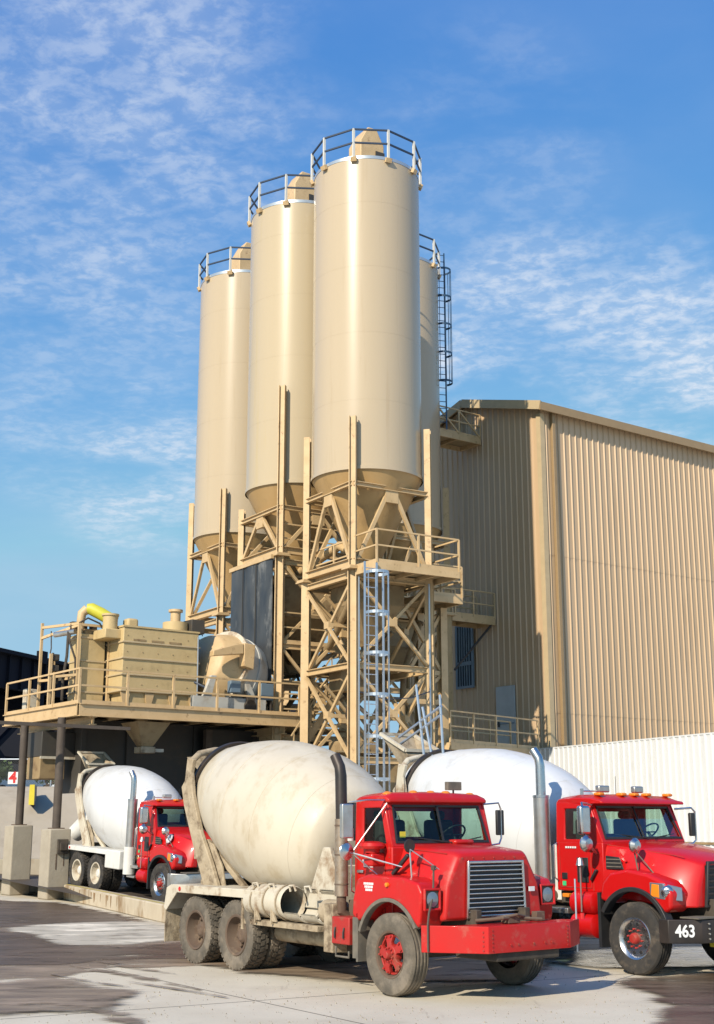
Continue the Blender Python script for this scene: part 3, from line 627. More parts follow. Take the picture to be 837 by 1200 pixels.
    MB().add([(.80,-1.24,zb1-.012),(1.41,-.72,zb1-.012),(1.41,.72,zb1-.012),(1.10,1.2,zb1-.012),(.92,1.1,zb1-.012),(.92,-1.1,zb1-.012)]+[(.80,-1.24,zb1-.03),(1.41,-.72,zb1-.03),(1.41,.72,zb1-.03),(1.10,1.2,zb1-.03),(.92,1.1,zb1-.03),(.92,-1.1,zb1-.03)], [(0,1,2,3,4,5),(6,11,10,9,8,7)]+[(i,(i+1)%6,(i+1)%6+6,i+6) for i in range(6)]).build('bumper_shelf', P, b)
    for y in (-.66,.66):
        for k in range(6): MB().cyl((1.44,y,.65+k*.048),(1.452,y,.65+k*.048),.011,n=6).build('bolt', M['red_dirty'], b)
    for y in (-.35,-.22,.05,.25,.38): MB().cyl((1.44,y,.70),(1.455,y,.70),.014,n=6).build('bolt', M['red_dirty'], b)
    for k in range(5): 
        t = .92; x = pl[0][0]+(pl[1][0]-pl[0][0])*t; y = pl[0][1]+(pl[1][1]-pl[0][1])*t; MB().cyl((x,y,.65+k*.055),(x+.01,y-.012,.65+k*.055),.011,n=6).build('bolt', M['red_dirty'], b)
    m = MB(); m.tube([(.95,-.5,.97),(1.15,-.2,1.0),(1.1,.1,.99),(1.25,.4,.97)], .025, 6); m.box(1.0,1.15,-.1,.1,.93,1.02); m.box(.95,1.05,.5,.65,.93,1.05); m.tube([(1.0,-.3,.98),(1.2,0,1.04),(1.1,.3,.99)], .02, 6)
    m.build('tow_gear', M['rust'], r, bevel=.005)
    MB().box(.6,1.40,-.55,.55,.50,.62).build('underbumper_plate', M['frame'], r, bevel=.02)
    m = MB(); m.box(-.6,.75,-.40,.40,.55,.98); m.build('engine', M['frame'], r, bevel=.05)
    m = MB(); m.tube([(1.30,1.1,.95),(1.30,1.1,1.02)], .03, 8); m.build('reflector_knob', M['red_s'], r)
    # curved guide rod in front of the fender + far-side rod
    m = MB(); m.tube([(.70,-.98,1.62),(.71,-1.0,1.30),(.80,-1.15,1.08),(.86,-1.22,.95),(.86,-1.22,.62)], .014, 6); m.box(.67,.73,-1.0,-.96,1.60,1.66); m.build('guide_rod', M['postd'], r, smooth=True)
    m = MB(); m.tube([(1.05,1.24,1.45),(1.05,1.24,.50)], .012, 6); m.build('guide_rod', M['galv'], r, smooth=True)
    # hood mirror
    m = MB(); m.tube([(.30,-1.02,1.50),(.26,-1.02,1.86)], .012, 6); m.tube([(.26,-1.02,1.86),(.6,-.7,1.55)], .008, 6); hm = m.build('hood_mirror', M['alu'], r, smooth=True)
    MB().lathe([(0,0),(.0,.085),(.02,.09),(.05,.06),(.06,0)], (.27,-1.02,1.90), (-1,0,0), 20).build('mirror_dish', M['stack_black'], hm, smooth=True)
    # strap on hood side
    m = MB(); m.beam((-.22,-.93,1.52),(.08,-.90,1.78),.05,.05); m.build('hood_latch', M['black'], r, bevel=.01)
    # red air intake
    m = MB(); m.lathe([(0,.10),(.05,.11),(.055,.16),(.09,.18),(.13,.16),(.15,.09),(.155,0)], (-.48,-1.08,1.80), (0,0,1), 24); ai = m.build('air_intake', P, r, smooth=True)
    MB().box(-.58,-.38,-1.16,-.93,1.62,1.80).build('intake_body', P, ai, bevel=.03)
    # exhaust
    m = MB(); m.cyl((-1.22,-1.06,1.20),(-1.22,-1.06,2.25),.095,n=24); ex = m.build('exhaust_stack', M['heat'], r, smooth=True)
    MB().tube([(-1.22,-1.06,2.25),(-1.24,-1.06,2.85),(-1.27,-1.06,2.98),(-1.36,-1.08,3.14)], [.085,.085,.08,.075], 16).build('stack_pipe', M['stack_black'], ex, smooth=True)
    MB().tube([(-1.22,-1.06,1.25),(-1.22,-1.06,1.0),(-1.22,-.9,.9),(-1.0,-.6,.85)], .07, 12).build('lower_pipe', M['rust'], ex, smooth=True)
    for z in (1.35,1.75,2.15): MB().cyl((-1.22,-1.06,z),(-1.22,-1.06,z+.02),.101,n=24).build('clamp', M['rust'], ex, smooth=True)
    # dark box behind cab (air cleaner)
    MB().box(-1.45,-1.14,-.85,-.35,1.95,2.48).build('air_cleaner', M['stack_black'], r, bevel=.03)
    m = MB(); m.cyl((-1.16,-.96,1.95),(-1.16,-.96,2.12),.06,n=12); m.build('air_bottle', M['white_p'], r, smooth=True)
    # side mirror with stays
    mo = west_mirror(r, -.62, -1.42, 2.22, .46, .19)
    m = MB(); m.tube([(-.40,-.92,2.50),(-.45,-1.2,2.50),(-.60,-1.38,2.47)], .012, 6); m.tube([(-.35,-.92,2.46),(-.62,-1.32,1.80),(-.62,-1.42,1.92)], .012, 6); m.tube([(-.62,-1.32,1.80),(.0,-.94,1.62)], .012, 6); m.tube([(-.62,-1.32,1.80),(-.30,-.96,1.40)], .010, 6)
    m.build('mirror_stay', M['chrome'], r, smooth=True)
    m = MB(); m.tube([(-.42,.92,2.46),(-.38,1.18,2.48),(-.38,1.22,2.40),(-.38,1.22,1.98),(-.36,1.16,1.90),(-.3,.92,1.88)], .014, 6); m.build('mirror_stay', M['chrome'], r, smooth=True)
    MB().box(-.42,-.37,1.14,1.28,2.02,2.38).build('side_mirror', M['black'], r, bevel=.015)
    # roof lamps
    for y in (-.78,-.32,0,.28,.74): MB().lathe([(0,.075),(.03,.07),(.055,.04),(.06,0)], (-.52,y,2.585 if abs(y) < .5 else 2.565), (0,0,1), 16).build('roof_lamp', M['amber'], r, smooth=True)
    m = MB(); m.box(-.70,-.62,.42,.68,2.66,2.78); m.cyl((-.66,.55,2.58),(-.66,.55,2.68),.015,n=8); m.build('work_lamp', M['flare'], r, bevel=.015)
    for y in (-.42,-.25): MB().cyl((-.8,y,2.58),(-.8,y,2.85),.006,.003,n=6).build('antenna', M['black'], r)
    m = MB(); m.beam((-.18,.1,1.93),(-.30,-.5,2.0),.015,.015); m.beam((-.18,.2,1.93),(-.30,.75,2.0),.015,.015); m.build('wiper', M['black'], r)
    MB().box(-.30,-.295,-.74,-.64,2.0,2.08).build('windshield_sticker', M['yel_s'], r)
    # side equipment behind the cab
    m = MB()
    m.lathe([(0,.23),(.04,.245),(1.02,.245),(1.04,.23)], (-3.52,-1.02,1.05), (1,0,0), 28)
    m.build('chute_extension', M['mud_w'], r, smooth=True)
    for x in (-3.3,-2.95,-2.6):
        MB().lathe([(0,.25),(0,.262),(.03,.262),(.03,.25)], (x,-1.02,1.05), (1,0,0), 28).build('chute_band', M['mud'], r, smooth=True)
    for x, c in ((-2.42,0),(-1.98,1)):
        MB().lathe([(0,.25),(.34,.25),(.34,.22),(0,.22),(0,.25)], (x,-1.02,1.04), (1,0,0), 18, R(120), R(330)).build('chute_extension', M['mud_w'], r, smooth=True)
    for x in (-3.35,-2.9,-2.35,-1.95):
        m = MB(); m.tube([(x,-1.16,1.22),(x,-1.18,1.30),(x+.12,-1.18,1.31),(x+.14,-1.16,1.23)], .018, 6); m.build('lifting_handle', M['mud_w'], r, smooth=True)
    m = MB(); m.box(-3.62,-1.60,-1.20,-.60,.70,.78); m.box(-3.62,-3.56,-1.22,-.60,.62,1.18)
    for x in (-3.2,-2.75): m.prism([(x,.78),(x+.14,.78),(x,.98)], -1.24, -1.20); m.box(x,x+.03,-1.25,-1.2,.74,1.0)
    m.build('side_shelf', M['mud'], r, bevel=.006)
    MB().cyl((-3.2,-.75,.58),(-1.7,-.75,.58),.13,n=16).build('air_tank', M['mud'], r, smooth=True)
    m = MB(); m.lathe([(0,.0),(.02,.12),(.06,.17),(.4,.17),(.46,.10),(.47,0)], (-1.72,-.98,.97), (1,0,0), 20); m.build('water_pump', M['mud'], r, smooth=True)
    m = MB(); m.lathe([(0,.0),(.03,.14),(.08,.19),(.5,.19),(.56,.12),(.57,0)], (-1.75,-.8,.60), (1,0,0), 20); m.build('air_tank', M['frame'], r, smooth=True)
    MB().box(-1.45,-1.23,-1.20,-.95,.45,1.10).build('bracket_plate', M['mud'], r, bevel=.01)
    bt = MB().box(-1.23,-.82,-1.22,-.70,.58,.94).build('battery_box', M['red_dirty'], r, bevel=.015)
    for x in (-1.13,-.93): MB().tube([(x,-1.225,.80),(x,-1.24,.74),(x,-1.24,.66)], .014, 6).build('latch', M['black'], bt, smooth=True)
    m = MB(); m.tube([(-1.15,-1.2,.55),(-1.15,-1.2,.42),(-.85,-1.2,.42),(-.85,-1.2,.50)], .015, 6); m.build('step', M['flare'], r, smooth=True)
    m = MB(); m.box(-1.2,-.95,-.95,-.5,.9,1.15); m.build('step_box', M['rust'], r, bevel=.01)
    return r

def new_truck(loc, pitch, label, number, detail):
    r = empty('mixer_truck', loc, 0, label, 'mixer truck', 'cement mixer trucks in the yard', rot=(0, pitch, R(36.6-90)))
    mixer_body(r, False)
    P = M['red']; W = .99
    cab_shell(r, W, -1.74, -.98, -.72, -.98, 1.14, 1.92, 2.52, P, [(-1.76,.02,.93),(-1.66,.10,.98),(-1.3,.14,1.0),(-.95,.12,1.01),(-.74,.04,1.0),(-.70,-.01,.98)], True)
    # hood
    def hs(x, wt, zt, wm, zm, wb, zb): return [(x,-wb,zb),(x,-wm,zm),(x,-wt,zt-.05),(x,-wt*.8,zt),(x,0,zt+.03),(x,wt*.8,zt),(x,wt,zt-.05),(x,wm,zm),(x,wb,zb)]
    MB().loft([hs(-.98,.93,1.91,.985,1.6,.985,1.14), hs(-.72,.90,1.90,.985,1.55,.985,1.12), hs(-.2,.80,1.86,.96,1.50,1.0,1.05), hs(.35,.70,1.78,.92,1.42,1.0,1.0), hs(.72,.58,1.68,.74,1.36,.86,.98), hs(.84,.50,1.62,.62,1.30,.70,.98)]).build('hood', P, r, bevel=.03, seg=3)
    for s in (-1,1):
        out = [(.72,.98),(.74,1.20),(.60,1.36),(.30,1.46),(-.10,1.52),(-.45,1.46),(-.62,1.30),(-.68,1.05)]
        ar = arch(0,.55,.655,146,36,14); y0, y1 = sorted((s*.74, s*1.16))
        MB().prism(out + ar[1:-1] + [(.60,.90)], y0, y1).build('fender', P, r, bevel=.05, seg=3)
        ya, yb = sorted((s*1.20, s*1.04)); a1, a2 = arch(0,.55,.71,152,22,18), arch(0,.55,.64,152,22,18)
        MB().loft([[(p[0],ya,p[1]),(p[0],yb,p[1]),(q[0],yb,q[1]),(q[0],ya,q[1])] for p, q in zip(a1,a2)]).build('fender_flare', M['black'], r, bevel=.01)
        MB().box(-.72,-.66,y0,y1,.34,1.15).build('mud_guard', M['black'], r)
        # wrap-round headlight
        y_a = s*1.165
        h = MB(); h.loft([[(.34,y_a,1.12),(.34,y_a,1.34),(.32,s*1.05,1.34),(.32,s*1.05,1.12)], [(.62,y_a,1.10),(.60,y_a,1.33),(.56,s*1.0,1.33),(.58,s*1.0,1.10)], [(.80,s*.98,1.08),(.78,s*.96,1.27),(.70,s*.90,1.27),(.72,s*.90,1.08)]])
        hl = h.build('headlight', M['lens'], r, bevel=.01)
        MB().lathe([(0,.095),(.02,.085),(.04,.05),(.045,0)], (.64,s*1.13,1.21), (.55,s*.83,0), 18).build('lamp_bowl', M['chrome'], hl, smooth=True)
        MB().lathe([(0,.04),(.02,.03),(.022,0)], (.665,s*1.165,1.21), (.55,s*.83,0), 14).build('bulb', M['lens'], hl, smooth=True)
        h = MB(); y_b, y_c = sorted((s*1.168, s*1.15)); h.prism([(.35,1.14),(.52,1.12),(.52,1.31),(.38,1.32)], y_b, y_c); h.build('turn_signal', M['amber'], hl, bevel=.01)
        # vents
        yv = s*.992; v0, v1 = sorted((yv, yv+s*.012))
        h = MB(); h.prism([(-.66,1.50),(-.30,1.50),(-.38,1.68),(-.66,1.70)], v0, v1); v = h.build('side_vent', M['black'], r, bevel=.008)
        h = MB()
        for k in range(3): h.prism([(-.64,1.53+k*.055),(-.34,1.53+k*.055),(-.34,1.545+k*.055),(-.64,1.545+k*.055)], *sorted((yv+s*.012, yv+s*.02)))
        h.build('vent_slat', M['flare'], v)
        h = MB(); h.box(-1.28,-1.04,v0,v1,1.28,1.66); h.build('door_panel', M['black'], r, bevel=.02)
        h = MB()
        for a, b in (((-1.66,1.2),(-1.66,1.9)),((-.98,1.2),(-.98,1.9)),((-1.66,1.2),(-.98,1.2))): h.beam((a[0],yv,a[1]),(b[0],yv,b[1]),.012,.012)
        h.build('door_seam', M['red_dirty'], r)
        MB().box(-1.62,-1.50,v0,v1,1.32,1.42).build('door_latch', M['black'], r, bevel=.01)
    MB().box(-1.61,-1.53,-1.003,-.998,1.22,1.29).build('door_sticker', M['green'], r)
    m = MB(); x = -1.5
    for k in range(5): m.box(-1.52+k*.05,-1.485+k*.05,-1.003,-.998,1.80,1.83)
    m.build('door_lettering', M['white_s'], r)
    m = MB(); m.beam((-.96,-1.02,1.32),(-.84,-1.02,1.48),.06,.04); m.build('hood_latch', M['black'], r, bevel=.01)
    # grille
    fr = MB(); fr.ring([(.84,-.56,.98),(.84,.56,.98),(.84,.47,1.64),(.84,-.47,1.64)], [(.84,-.52,1.02),(.84,.52,1.02),(.84,.435,1.60),(.84,-.435,1.60)], (.05,0,0)); g = fr.build('grille', M['black'], r, bevel=.01)
    MB().box(.842,.85,-.5,.5,1.02,1.58).build('grille_back', M['black'], g)
    for k in range(6):
        z = 1.07+k*.09; MB().box(.86,.885,-.51+k*.014,.51-k*.014,z,z+.03).build('grille_bar', M['stack_black' if detail else 'alu'], g, bevel=.005)
    # bumper
    m = MB(); pl = [(.55,-1.24),(.72,-1.24),(1.02,-.85),(1.06,0),(1.02,.85),(.72,1.24),(.55,1.24)]
    m.loft([[(x,y,.50),(x,y,.83),(x-.05,y*.96,.83),(x-.05,y*.96,.50)] for x, y in pl]); b = m.build('bumper', M['stack_black'] if detail else M['alu'], r, bevel=.01)
    if number:
        d = Vector((.30,.39,0)).normalized(); nrm = Vector((.39,-.30,0)).normalized(); c = Vector((.72,-1.24,.665)) + d*.24 + nrm*.006
        text_mesh('number', number, .235, M['white_s'], b, c, (R(90), 0, atan2(d.y, d.x)), bold=.006, sx=.82)
    for k in range(4): MB().cyl((1.03,-.72,.56+k*.07),(1.05,-.72,.56+k*.07),.014,n=8).build('bolt', M['alu'], b)
    MB().box(.70,1.04,-.95,.95,.84,.86).build('bumper_tread', M['flare'], b)
    MB().box(.80,.95,-.45,-.30,.42,.50).build('tow_hook', M['yel_s'], r, bevel=.02)
    MB().box(-.6,.8,-.42,.42,.5,1.0).build('engine', M['frame'], r, bevel=.05)
    m = MB()
    for s in (-1,1): m.beam((-.94,s*.992,1.16),(-.94,s*.95,1.88),.012,.012); m.beam((-.90,s*.905,1.885),(.60,s*.66,1.70),.010,.010)
    m.build('hood_seam', M['red_dirty'], r)
    MB().tube([(-1.70,-1.01,1.3),(-1.72,-1.06,1.34),(-1.72,-1.06,1.85),(-1.70,-1.01,1.88)], .014, 8).build('grab_handle', M['chrome'], r, smooth=True)
    # red tanks and steps behind the wheel
    for z, rr in ((.98,.17),(.64,.18)):
        MB().lathe([(0,0),(.02,.10*rr/.17),(.06,rr),(.50,rr),(.54,.1),(.55,0)], (-1.35,-1.02,z), (1,0,0), 24).build('air_tank', M['red'], r, smooth=True)
    m = MB(); m.box(-2.4,-1.42,-1.1,-.6,.80,.88); m.box(-1.95,-1.5,-1.15,-.9,.55,.60); m.build('step', M['alu'], r, bevel=.008)
    MB().box(-1.75,-.75,-.9,.9,.95,1.13).build('cab_mount', M['frame'], r, bevel=.01)
    MB().box(-1.62,-1.48,-1.01,-.9,1.04,1.10).build('side_marker', M['amber'], r, bevel=.01)
    # exhaust
    ex = MB().cyl((-1.98,-1.06,1.30),(-1.98,-1.06,2.62),.135,n=28).build('exhaust_stack', M['alu'], r, smooth=True)
    MB().tube([(-1.98,-1.06,2.62),(-1.98,-1.06,3.12),(-2.0,-1.07,3.24),(-2.09,-1.10,3.38)], [.085,.08,.078,.075], 16).build('stack_pipe', M['chrome'], ex, smooth=True)
    MB().tube([(-1.98,-1.06,1.3),(-1.98,-1.0,1.1),(-1.9,-.7,1.0)], .08, 12).build('lower_pipe', M['rust'], ex, smooth=True)
    MB().cyl((-1.98,-1.06,2.60),(-1.98,-1.06,2.64),.142,n=28).build('clamp', M['chrome'], ex, smooth=True)
    # mirrors
    m = MB(); m.box(-.86,-.74,-1.42,-1.20,2.02,2.46); mo = m.build('side_mirror', M['chrome'], r, bevel=.04, seg=3)
    MB().lathe([(0,0),(0,.12),(.04,.13),(.09,.08),(.10,0)], (-.78,-1.32,1.88), (1,0,0), 20).build('round_mirror', M['chrome'], mo, smooth=True)
    m = MB(); m.tube([(-.92,-1.0,2.48),(-.86,-1.28,2.50),(-.80,-1.32,2.44)], .02, 8); m.tube([(-.80,-1.30,2.02),(-.80,-1.2,1.85),(-.84,-1.0,1.72)], .02, 8); m.build('mirror_stay', M['chrome'], r, smooth=True)
    m = MB(); m.tube([(-.92,1.0,2.42),(-.80,1.28,2.44),(-.78,1.34,2.38),(-.78,1.34,1.92),(-.80,1.28,1.86),(-.84,1.0,1.84)], .018, 8); m.build('mirror_stay', M['chrome'], r, smooth=True)
    MB().box(-.82,-.75,1.20,1.32,1.98,2.36).build('side_mirror', M['black'], r, bevel=.02)
    for s, x in ((-1,.0),(1,.3)):
        m = MB(); m.tube([(x,s*1.0,1.42),(x-.02,s*1.06,1.80)], .012, 6); m.tube([(x+.25,s*.95,1.46),(x-.02,s*1.06,1.80)], .009, 6); hm = m.build('hood_mirror', M['flare'], r, smooth=True)
        MB().lathe([(0,0),(0,.11),(.03,.115),(.08,.07),(.09,0)], (x-.02,s*1.06,1.86), (1,0,0), 24).build('mirror_dish', M['chrome'] if s < 0 else M['flare'], hm, smooth=True)
    m = MB(); m.tube([(-1.0,-1.22,1.55),(-1.0,-1.22,.85)], .014, 6); m.cyl((-1.0,-1.22,1.55),(-1.0,-1.22,1.66),.07,.04,n=12); m.build('grab_rod', M['alu'], r, smooth=True)
    for y in (-.82,-.3,0,.3,.82): MB().box(-.98,-.84,y-.06,y+.06,2.62,2.67).build('roof_lamp', M['amber'], r, bevel=.02)
    for ya, yb in ((-.55,-.30),(.30,.52)): MB().box(-1.25,-1.15,ya,yb,2.68,2.79).build('work_lamp', M['alu'], r, bevel=.02)
    m = MB(); m.cyl((-1.35,-.75,2.60),(-1.35,-.75,2.74),.03,n=10); m.tube([(-1.35,-.75,2.70),(-1.2,-.4,2.70)], .012, 6); m.build('air_horn', M['chrome'], r, smooth=True)
    MB().cyl((-1.3,0,2.62),(-1.3,0,2.95),.005,n=6).build('antenna', M['black'], r)
    m = MB(); m.beam((-.70,.05,1.96),(-.80,-.6,2.02),.015,.015); m.beam((-.70,.2,1.96),(-.80,.8,2.02),.015,.015); m.build('wiper', M['black'], r)
    # body box on the side of the chassis
    if not detail:
        MB().box(-3.15,-2.25,-1.24,-.75,.72,1.22).build('side_box', M['white_p'], r, bevel=.03, seg=3)
        MB().cyl((-2.0,-1.06,.62),(-2.0,-1.06,1.35),.16,n=20).build('water_tank', M['white_p'], r, smooth=True)
        m = MB(); m.cyl((-.05,-.905,1.66),(-.05,-.925,1.67),.13,n=28); e = m.build('hood_decal', M['white_s'], r, smooth=True)
        m = MB(); m.lathe([(0,.10),(0,.115),(.004,.115),(.004,.10)], (-.05,-.93,1.67), (0,-1,.05), 28); m.build('decal_mark', M['black'], e)
    else:
        MB().box(-3.2,-2.1,-1.1,-.75,.72,1.15).build('side_box', M['mud_w'], r, bevel=.03, seg=3)
        MB().cyl((-2.45,-.75,1.2),(-2.45,.75,1.2),.2,n=20).build('water_tank', M['mud_w'], r, smooth=True)
        MB().cyl((-.30+.0,-.94,1.62),(-.30,-.955,1.63),.02,n=10).build('marker_lamp', M['red_s'], r)
    return r
T1 = old_truck()
T2 = new_truck((5.07,20.92,0), 0, 'newer red cement mixer truck with white drum and number 463 on its bumper, at right', '463', True)
T3 = new_truck((-4.25,35.9,.12), R(2.4), 'distant red cement mixer truck with white drum on the raised slab below the platform', None, False)

# ------------------------------------------------------------------ silos and towers
SG = R(32)
def part_beam(root, name, p, q, w, h, m=None, I=False, bev=0, up=(0,0,1)):
    b = MB(); (b.ibeam if I else b.beam)(p, q, w, h, up=up); return b.build(name, m or M['steel'], root, bevel=bev)
def silo(X, Y, pm, label, zleg=10.2, zbot=13.56, ztop=24.8, tall=15.3, front=None):
    r = empty('cement_silo', (X,Y,zleg), SG, label, 'silo', 'cement silos of the batch plant')
    o = zleg; Rr = 1.9; pr = [(zbot-o-.02,Rr+.03),(zbot-o+.10,Rr+.03),(zbot-o+.11,Rr)]
    z = zbot+2.4
    pr += [(ztop-o-.05,Rr),(ztop-o,Rr)]
    sh = MB().lathe(pr, n=128)
    while z < ztop-.5: sh.lathe([(z-o-.012,Rr-.01),(z-o-.010,Rr+.003),(z-o+.010,Rr+.003),(z-o+.012,Rr-.01)], n=96); z += 2.4
    sh.build('shell', pm, r, smooth=True, ang=30)
    MB().lathe([(ztop-o-.02,Rr+.012),(ztop-o+.10,Rr+.012),(ztop-o+.12,Rr-.08),(ztop-o+.45,.3),(ztop-o+.46,0)], n=64).build('roof', M['galv_rim'], r, smooth=True)
    MB().lathe([(zbot-o+.02,Rr-.01),(zbot-o-.5,1.62),(zbot-o-3.0,.32),(zbot-o-3.05,.22)], n=64).build('cone', M['cone'], r, smooth=True)
    m = MB(); m.cyl((0,0,zbot-o-3.35),(0,0,zbot-o-3.0),.26,n=16); m.box(-.3,.3,-.3,.3,zbot-o-3.3,zbot-o-3.2); m.tube([(0,0,zbot-o-3.2),(.5,.2,zbot-o-3.0),(.9,.3,zbot-o-2.7)], .06, 8); m.build('discharge_valve', mat_or('valve'), r)
    # vent filter box
    m = MB(); h0 = ztop-o+.3
    m.prism([(-.5,h0),(.5,h0),(.5,h0+1.15),(.18,h0+1.75),(-.18,h0+1.75),(-.5,h0+1.15)], -.42, .42); vb = m.build('vent_box', M['steel'], r, bevel=.03)
    MB().box(.51,.62,-.25,.25,h0+.3,h0+.9).build('vent_louvre', M['trim'], vb)
    MB().box(.12,.5,-.46,-.43,h0+.35,h0+.85).build('vent_louvre', M['black_m'], vb)
    # guard rail: ten posts
    n = 10; gr = None; rr = 1.98; pts = [Vector((rr*cos(2*pi*k/n+.15), rr*sin(2*pi*k/n+.15), 0)) for k in range(n)]
    m = MB()
    for k in range(n):
        for zz in (.58,1.10): m.beam(pts[k]+Vector((0,0,ztop-o+zz)), pts[(k+1)%n]+Vector((0,0,ztop-o+zz)), .055, .055)
    gr = m.build('guard_rail', M['rail_d'], r)
    for p in pts:
        MB().beam(p+Vector((0,0,ztop-o-.1)), p+Vector((0,0,ztop-o+1.12)), .075, .075).build('post', M['rail_w'], gr)
        MB().beam(p*.985+Vector((0,0,ztop-o-.12)), p*1.02+Vector((0,0,ztop-o+.02)), .22, .12).build('post_foot', M['steel'], gr)
    # legs, ring beams and lambda braces
    a = 1.50; c4 = [(-a,-a),(a,-a),(a,a),(-a,a)]; zb = 13.0-o
    for i, (x, y) in enumerate(c4):
        d = Vector((x,y,0)).normalized()
        top = (front or tall)-o if i == 0 else tall-o
        b = MB(); b.ibeam((x,y,0),(x,y,top),.21,.23,up=(y,-x,0)); b.build('leg', M['steel'], r)
        b = MB(); b.box(x-.24,x+.24,y-.24,y+.24,-.02,.03); b.build('base_plate', M['steel'], r)
    for i in range(4):
        p, q = Vector((*c4[i],0)), Vector((*c4[(i+1)%4],0)); mid = (p+q)/2; e = (q-p).normalized()
        nrm = Vector((e.y,-e.x,0))*.02
        part_beam(r, 'ring_beam', p+Vector((0,0,zb))+nrm, q+Vector((0,0,zb))+nrm, .16, .16, I=True)
        part_beam(r, 'base_beam', p+Vector((0,0,.17)), q+Vector((0,0,.17)), .2, .26, I=True)
        for f, sgn in ((p,1),(q,-1)):
            part_beam(r, 'brace', f+e*sgn*.16+Vector((0,0,.25)), mid-e*sgn*.12+Vector((0,0,zb-.1)), .10, .12)
        g = MB(); b0 = mid+Vector((0,0,zb-.28)); g.beam(b0-nrm*2, b0+nrm*3, .5, .4); g.build('gusset', M['steel'], r)
    return r
_mv = {}
def mat_or(k):
    if k not in _mv: _mv[k] = mat('valve_orange_grey', (.28,.15,.09), .6, 0, (.14,.10,.09), 6, .9)
    return _mv[k]
def tower(X, Y, z1, levels, label, zb=0):
    r = empty('support_tower', (X,Y,zb), SG, label, 'support tower', 'steel support towers under the silos')
    a = 1.50; c4 = [(-a,-a),(a,-a),(a,a),(-a,a)]
    for x, y in c4:
        b = MB(); b.ibeam((x,y,0),(x,y,z1-.05-zb),.27,.29,.028,up=(y,-x,0)); b.build('column', M['steel'], r)
        MB().box(x-.27,x+.27,y-.27,y+.27,z1-.08-zb,z1-.03-zb).build('cap_plate', M['steel'], r)
    lv = [z1-.25]+levels
    for i in range(4):
        p, q = Vector((*c4[i],0)), Vector((*c4[(i+1)%4],0)); e = (q-p).normalized(); nrm = Vector((e.y,-e.x,0))*.05
        for k, z in enumerate(lv[:-1]): part_beam(r, 'crossbeam', p+e*.17+Vector((0,0,z-zb)), q-e*.17+Vector((0,0,z-zb)), .16, .2, I=True)
        for k in range(len(lv)-1):
            zt_, zb_ = lv[k]-.15-zb, lv[k+1]+.15-zb
            cg = (p+q)/2+Vector((0,0,(zt_+zb_)/2)); MB().beam(cg-nrm*1.9, cg+nrm*1.9, .30, .22).build('gusset', M['steel'], r)
            part_beam(r, 'brace', p+e*.15+nrm+Vector((0,0,zt_)), q-e*.15+nrm+Vector((0,0,zb_)), .085, .10)
            part_beam(r, 'brace', p+e*.15-nrm+Vector((0,0,zb_)), q-e*.15-nrm+Vector((0,0,zt_)), .085, .10)
    return r
def rail(root, pts, h=1.07, sp=1.2, m=None, name='railing', r=.03, post='post', toe=True):
    m = m or M['steel']; b = MB(); V = [Vector(p) for p in pts]
    for i in range(len(V)-1):
        for zz in (h, h*.52): b.beam(V[i]+Vector((0,0,zz)), V[i+1]+Vector((0,0,zz)), r*1.6, r*1.6)
        if toe: b.beam(V[i]+Vector((0,0,.06)), V[i+1]+Vector((0,0,.06)), .012, .12)
    o = b.build(name, m, root)
    for i in range(len(V)-1):
        L = (V[i+1]-V[i]).length; n = max(1, round(L/sp))
        for k in range(n + (1 if i == len(V)-2 else 0)):
            p = V[i].lerp(V[i+1], k/n); MB().beam(p, p+Vector((0,0,h)), r*2, r*2).build(post, m, o)
    return o
def deck(root, x0, x1, y0, y1, z, t=.05, d=.22):
    MB().box(x0,x1,y0,y1,z-t,z).build('deck', M['grate'], root)
    b = MB(); b.beam((x0,y0,z-d/2),(x1,y0,z-d/2),.07,d); b.beam((x0,y1,z-d/2),(x1,y1,z-d/2),.07,d); b.beam((x0,y0,z-d/2-.002),(x0,y1,z-d/2-.002),.074,d); b.beam((x1,y0,z-d/2-.002),(x1,y1,z-d/2-.002),.074,d)
    n = max(1, int((x1-x0)/.8))
    for k in range(1, n): x = x0+(x1-x0)*k/n; b.beam((x,y0,z-.05-d/3),(x,y1,z-.05-d/3),.06,d*.6)
    b.build('deck_frame', M['steel'], root)

main = (.34,43); s2 = (-2.2,46.3); s3 = (-4.89,52.6); s4 = (1.52,51)
def mloc(x, y, z, o=main, g=SG): return (o[0]+x*cos(g)-y*sin(g), o[1]+x*sin(g)+y*cos(g), z)
silo(*main, M['silo'], 'tallest looking tan silo in front, nearest of the four, with octagonal top rail')
silo(*s2, M['silo_y'], 'tan silo with yellowed right side, second from the left, above the black curtain', zleg=11.3, zbot=13.95, tall=13.5, front=17.5)
silo(*s3, M['silo'], 'leftmost tan silo, its lower legs behind the dust collector')
silo(*s4, M['silo'], 'tan silo mostly hidden behind the front one, beside the dark blue caged ladder')
tw = tower(*main, 10.2, [7.05,4.1,.4], 'steel tower of crossed braces under the front silo, with a balcony and galvanised ladder')
deck(tw, -1.45,1.75,-2.85,-1.35,10.15); MB().box(-1.38,1.38,-1.30,1.38,9.98,10.03).build('deck', M['grate'], tw)
rail(tw, [(-1.45,-1.35,10.15),(-1.45,-2.85,10.15),(1.75,-2.85,10.15),(1.75,-1.35,10.15)], sp=1.5)
rail(tw, [(-1.3,1.35,10.15),(-1.3,-1.35,10.15)], sp=1.3)
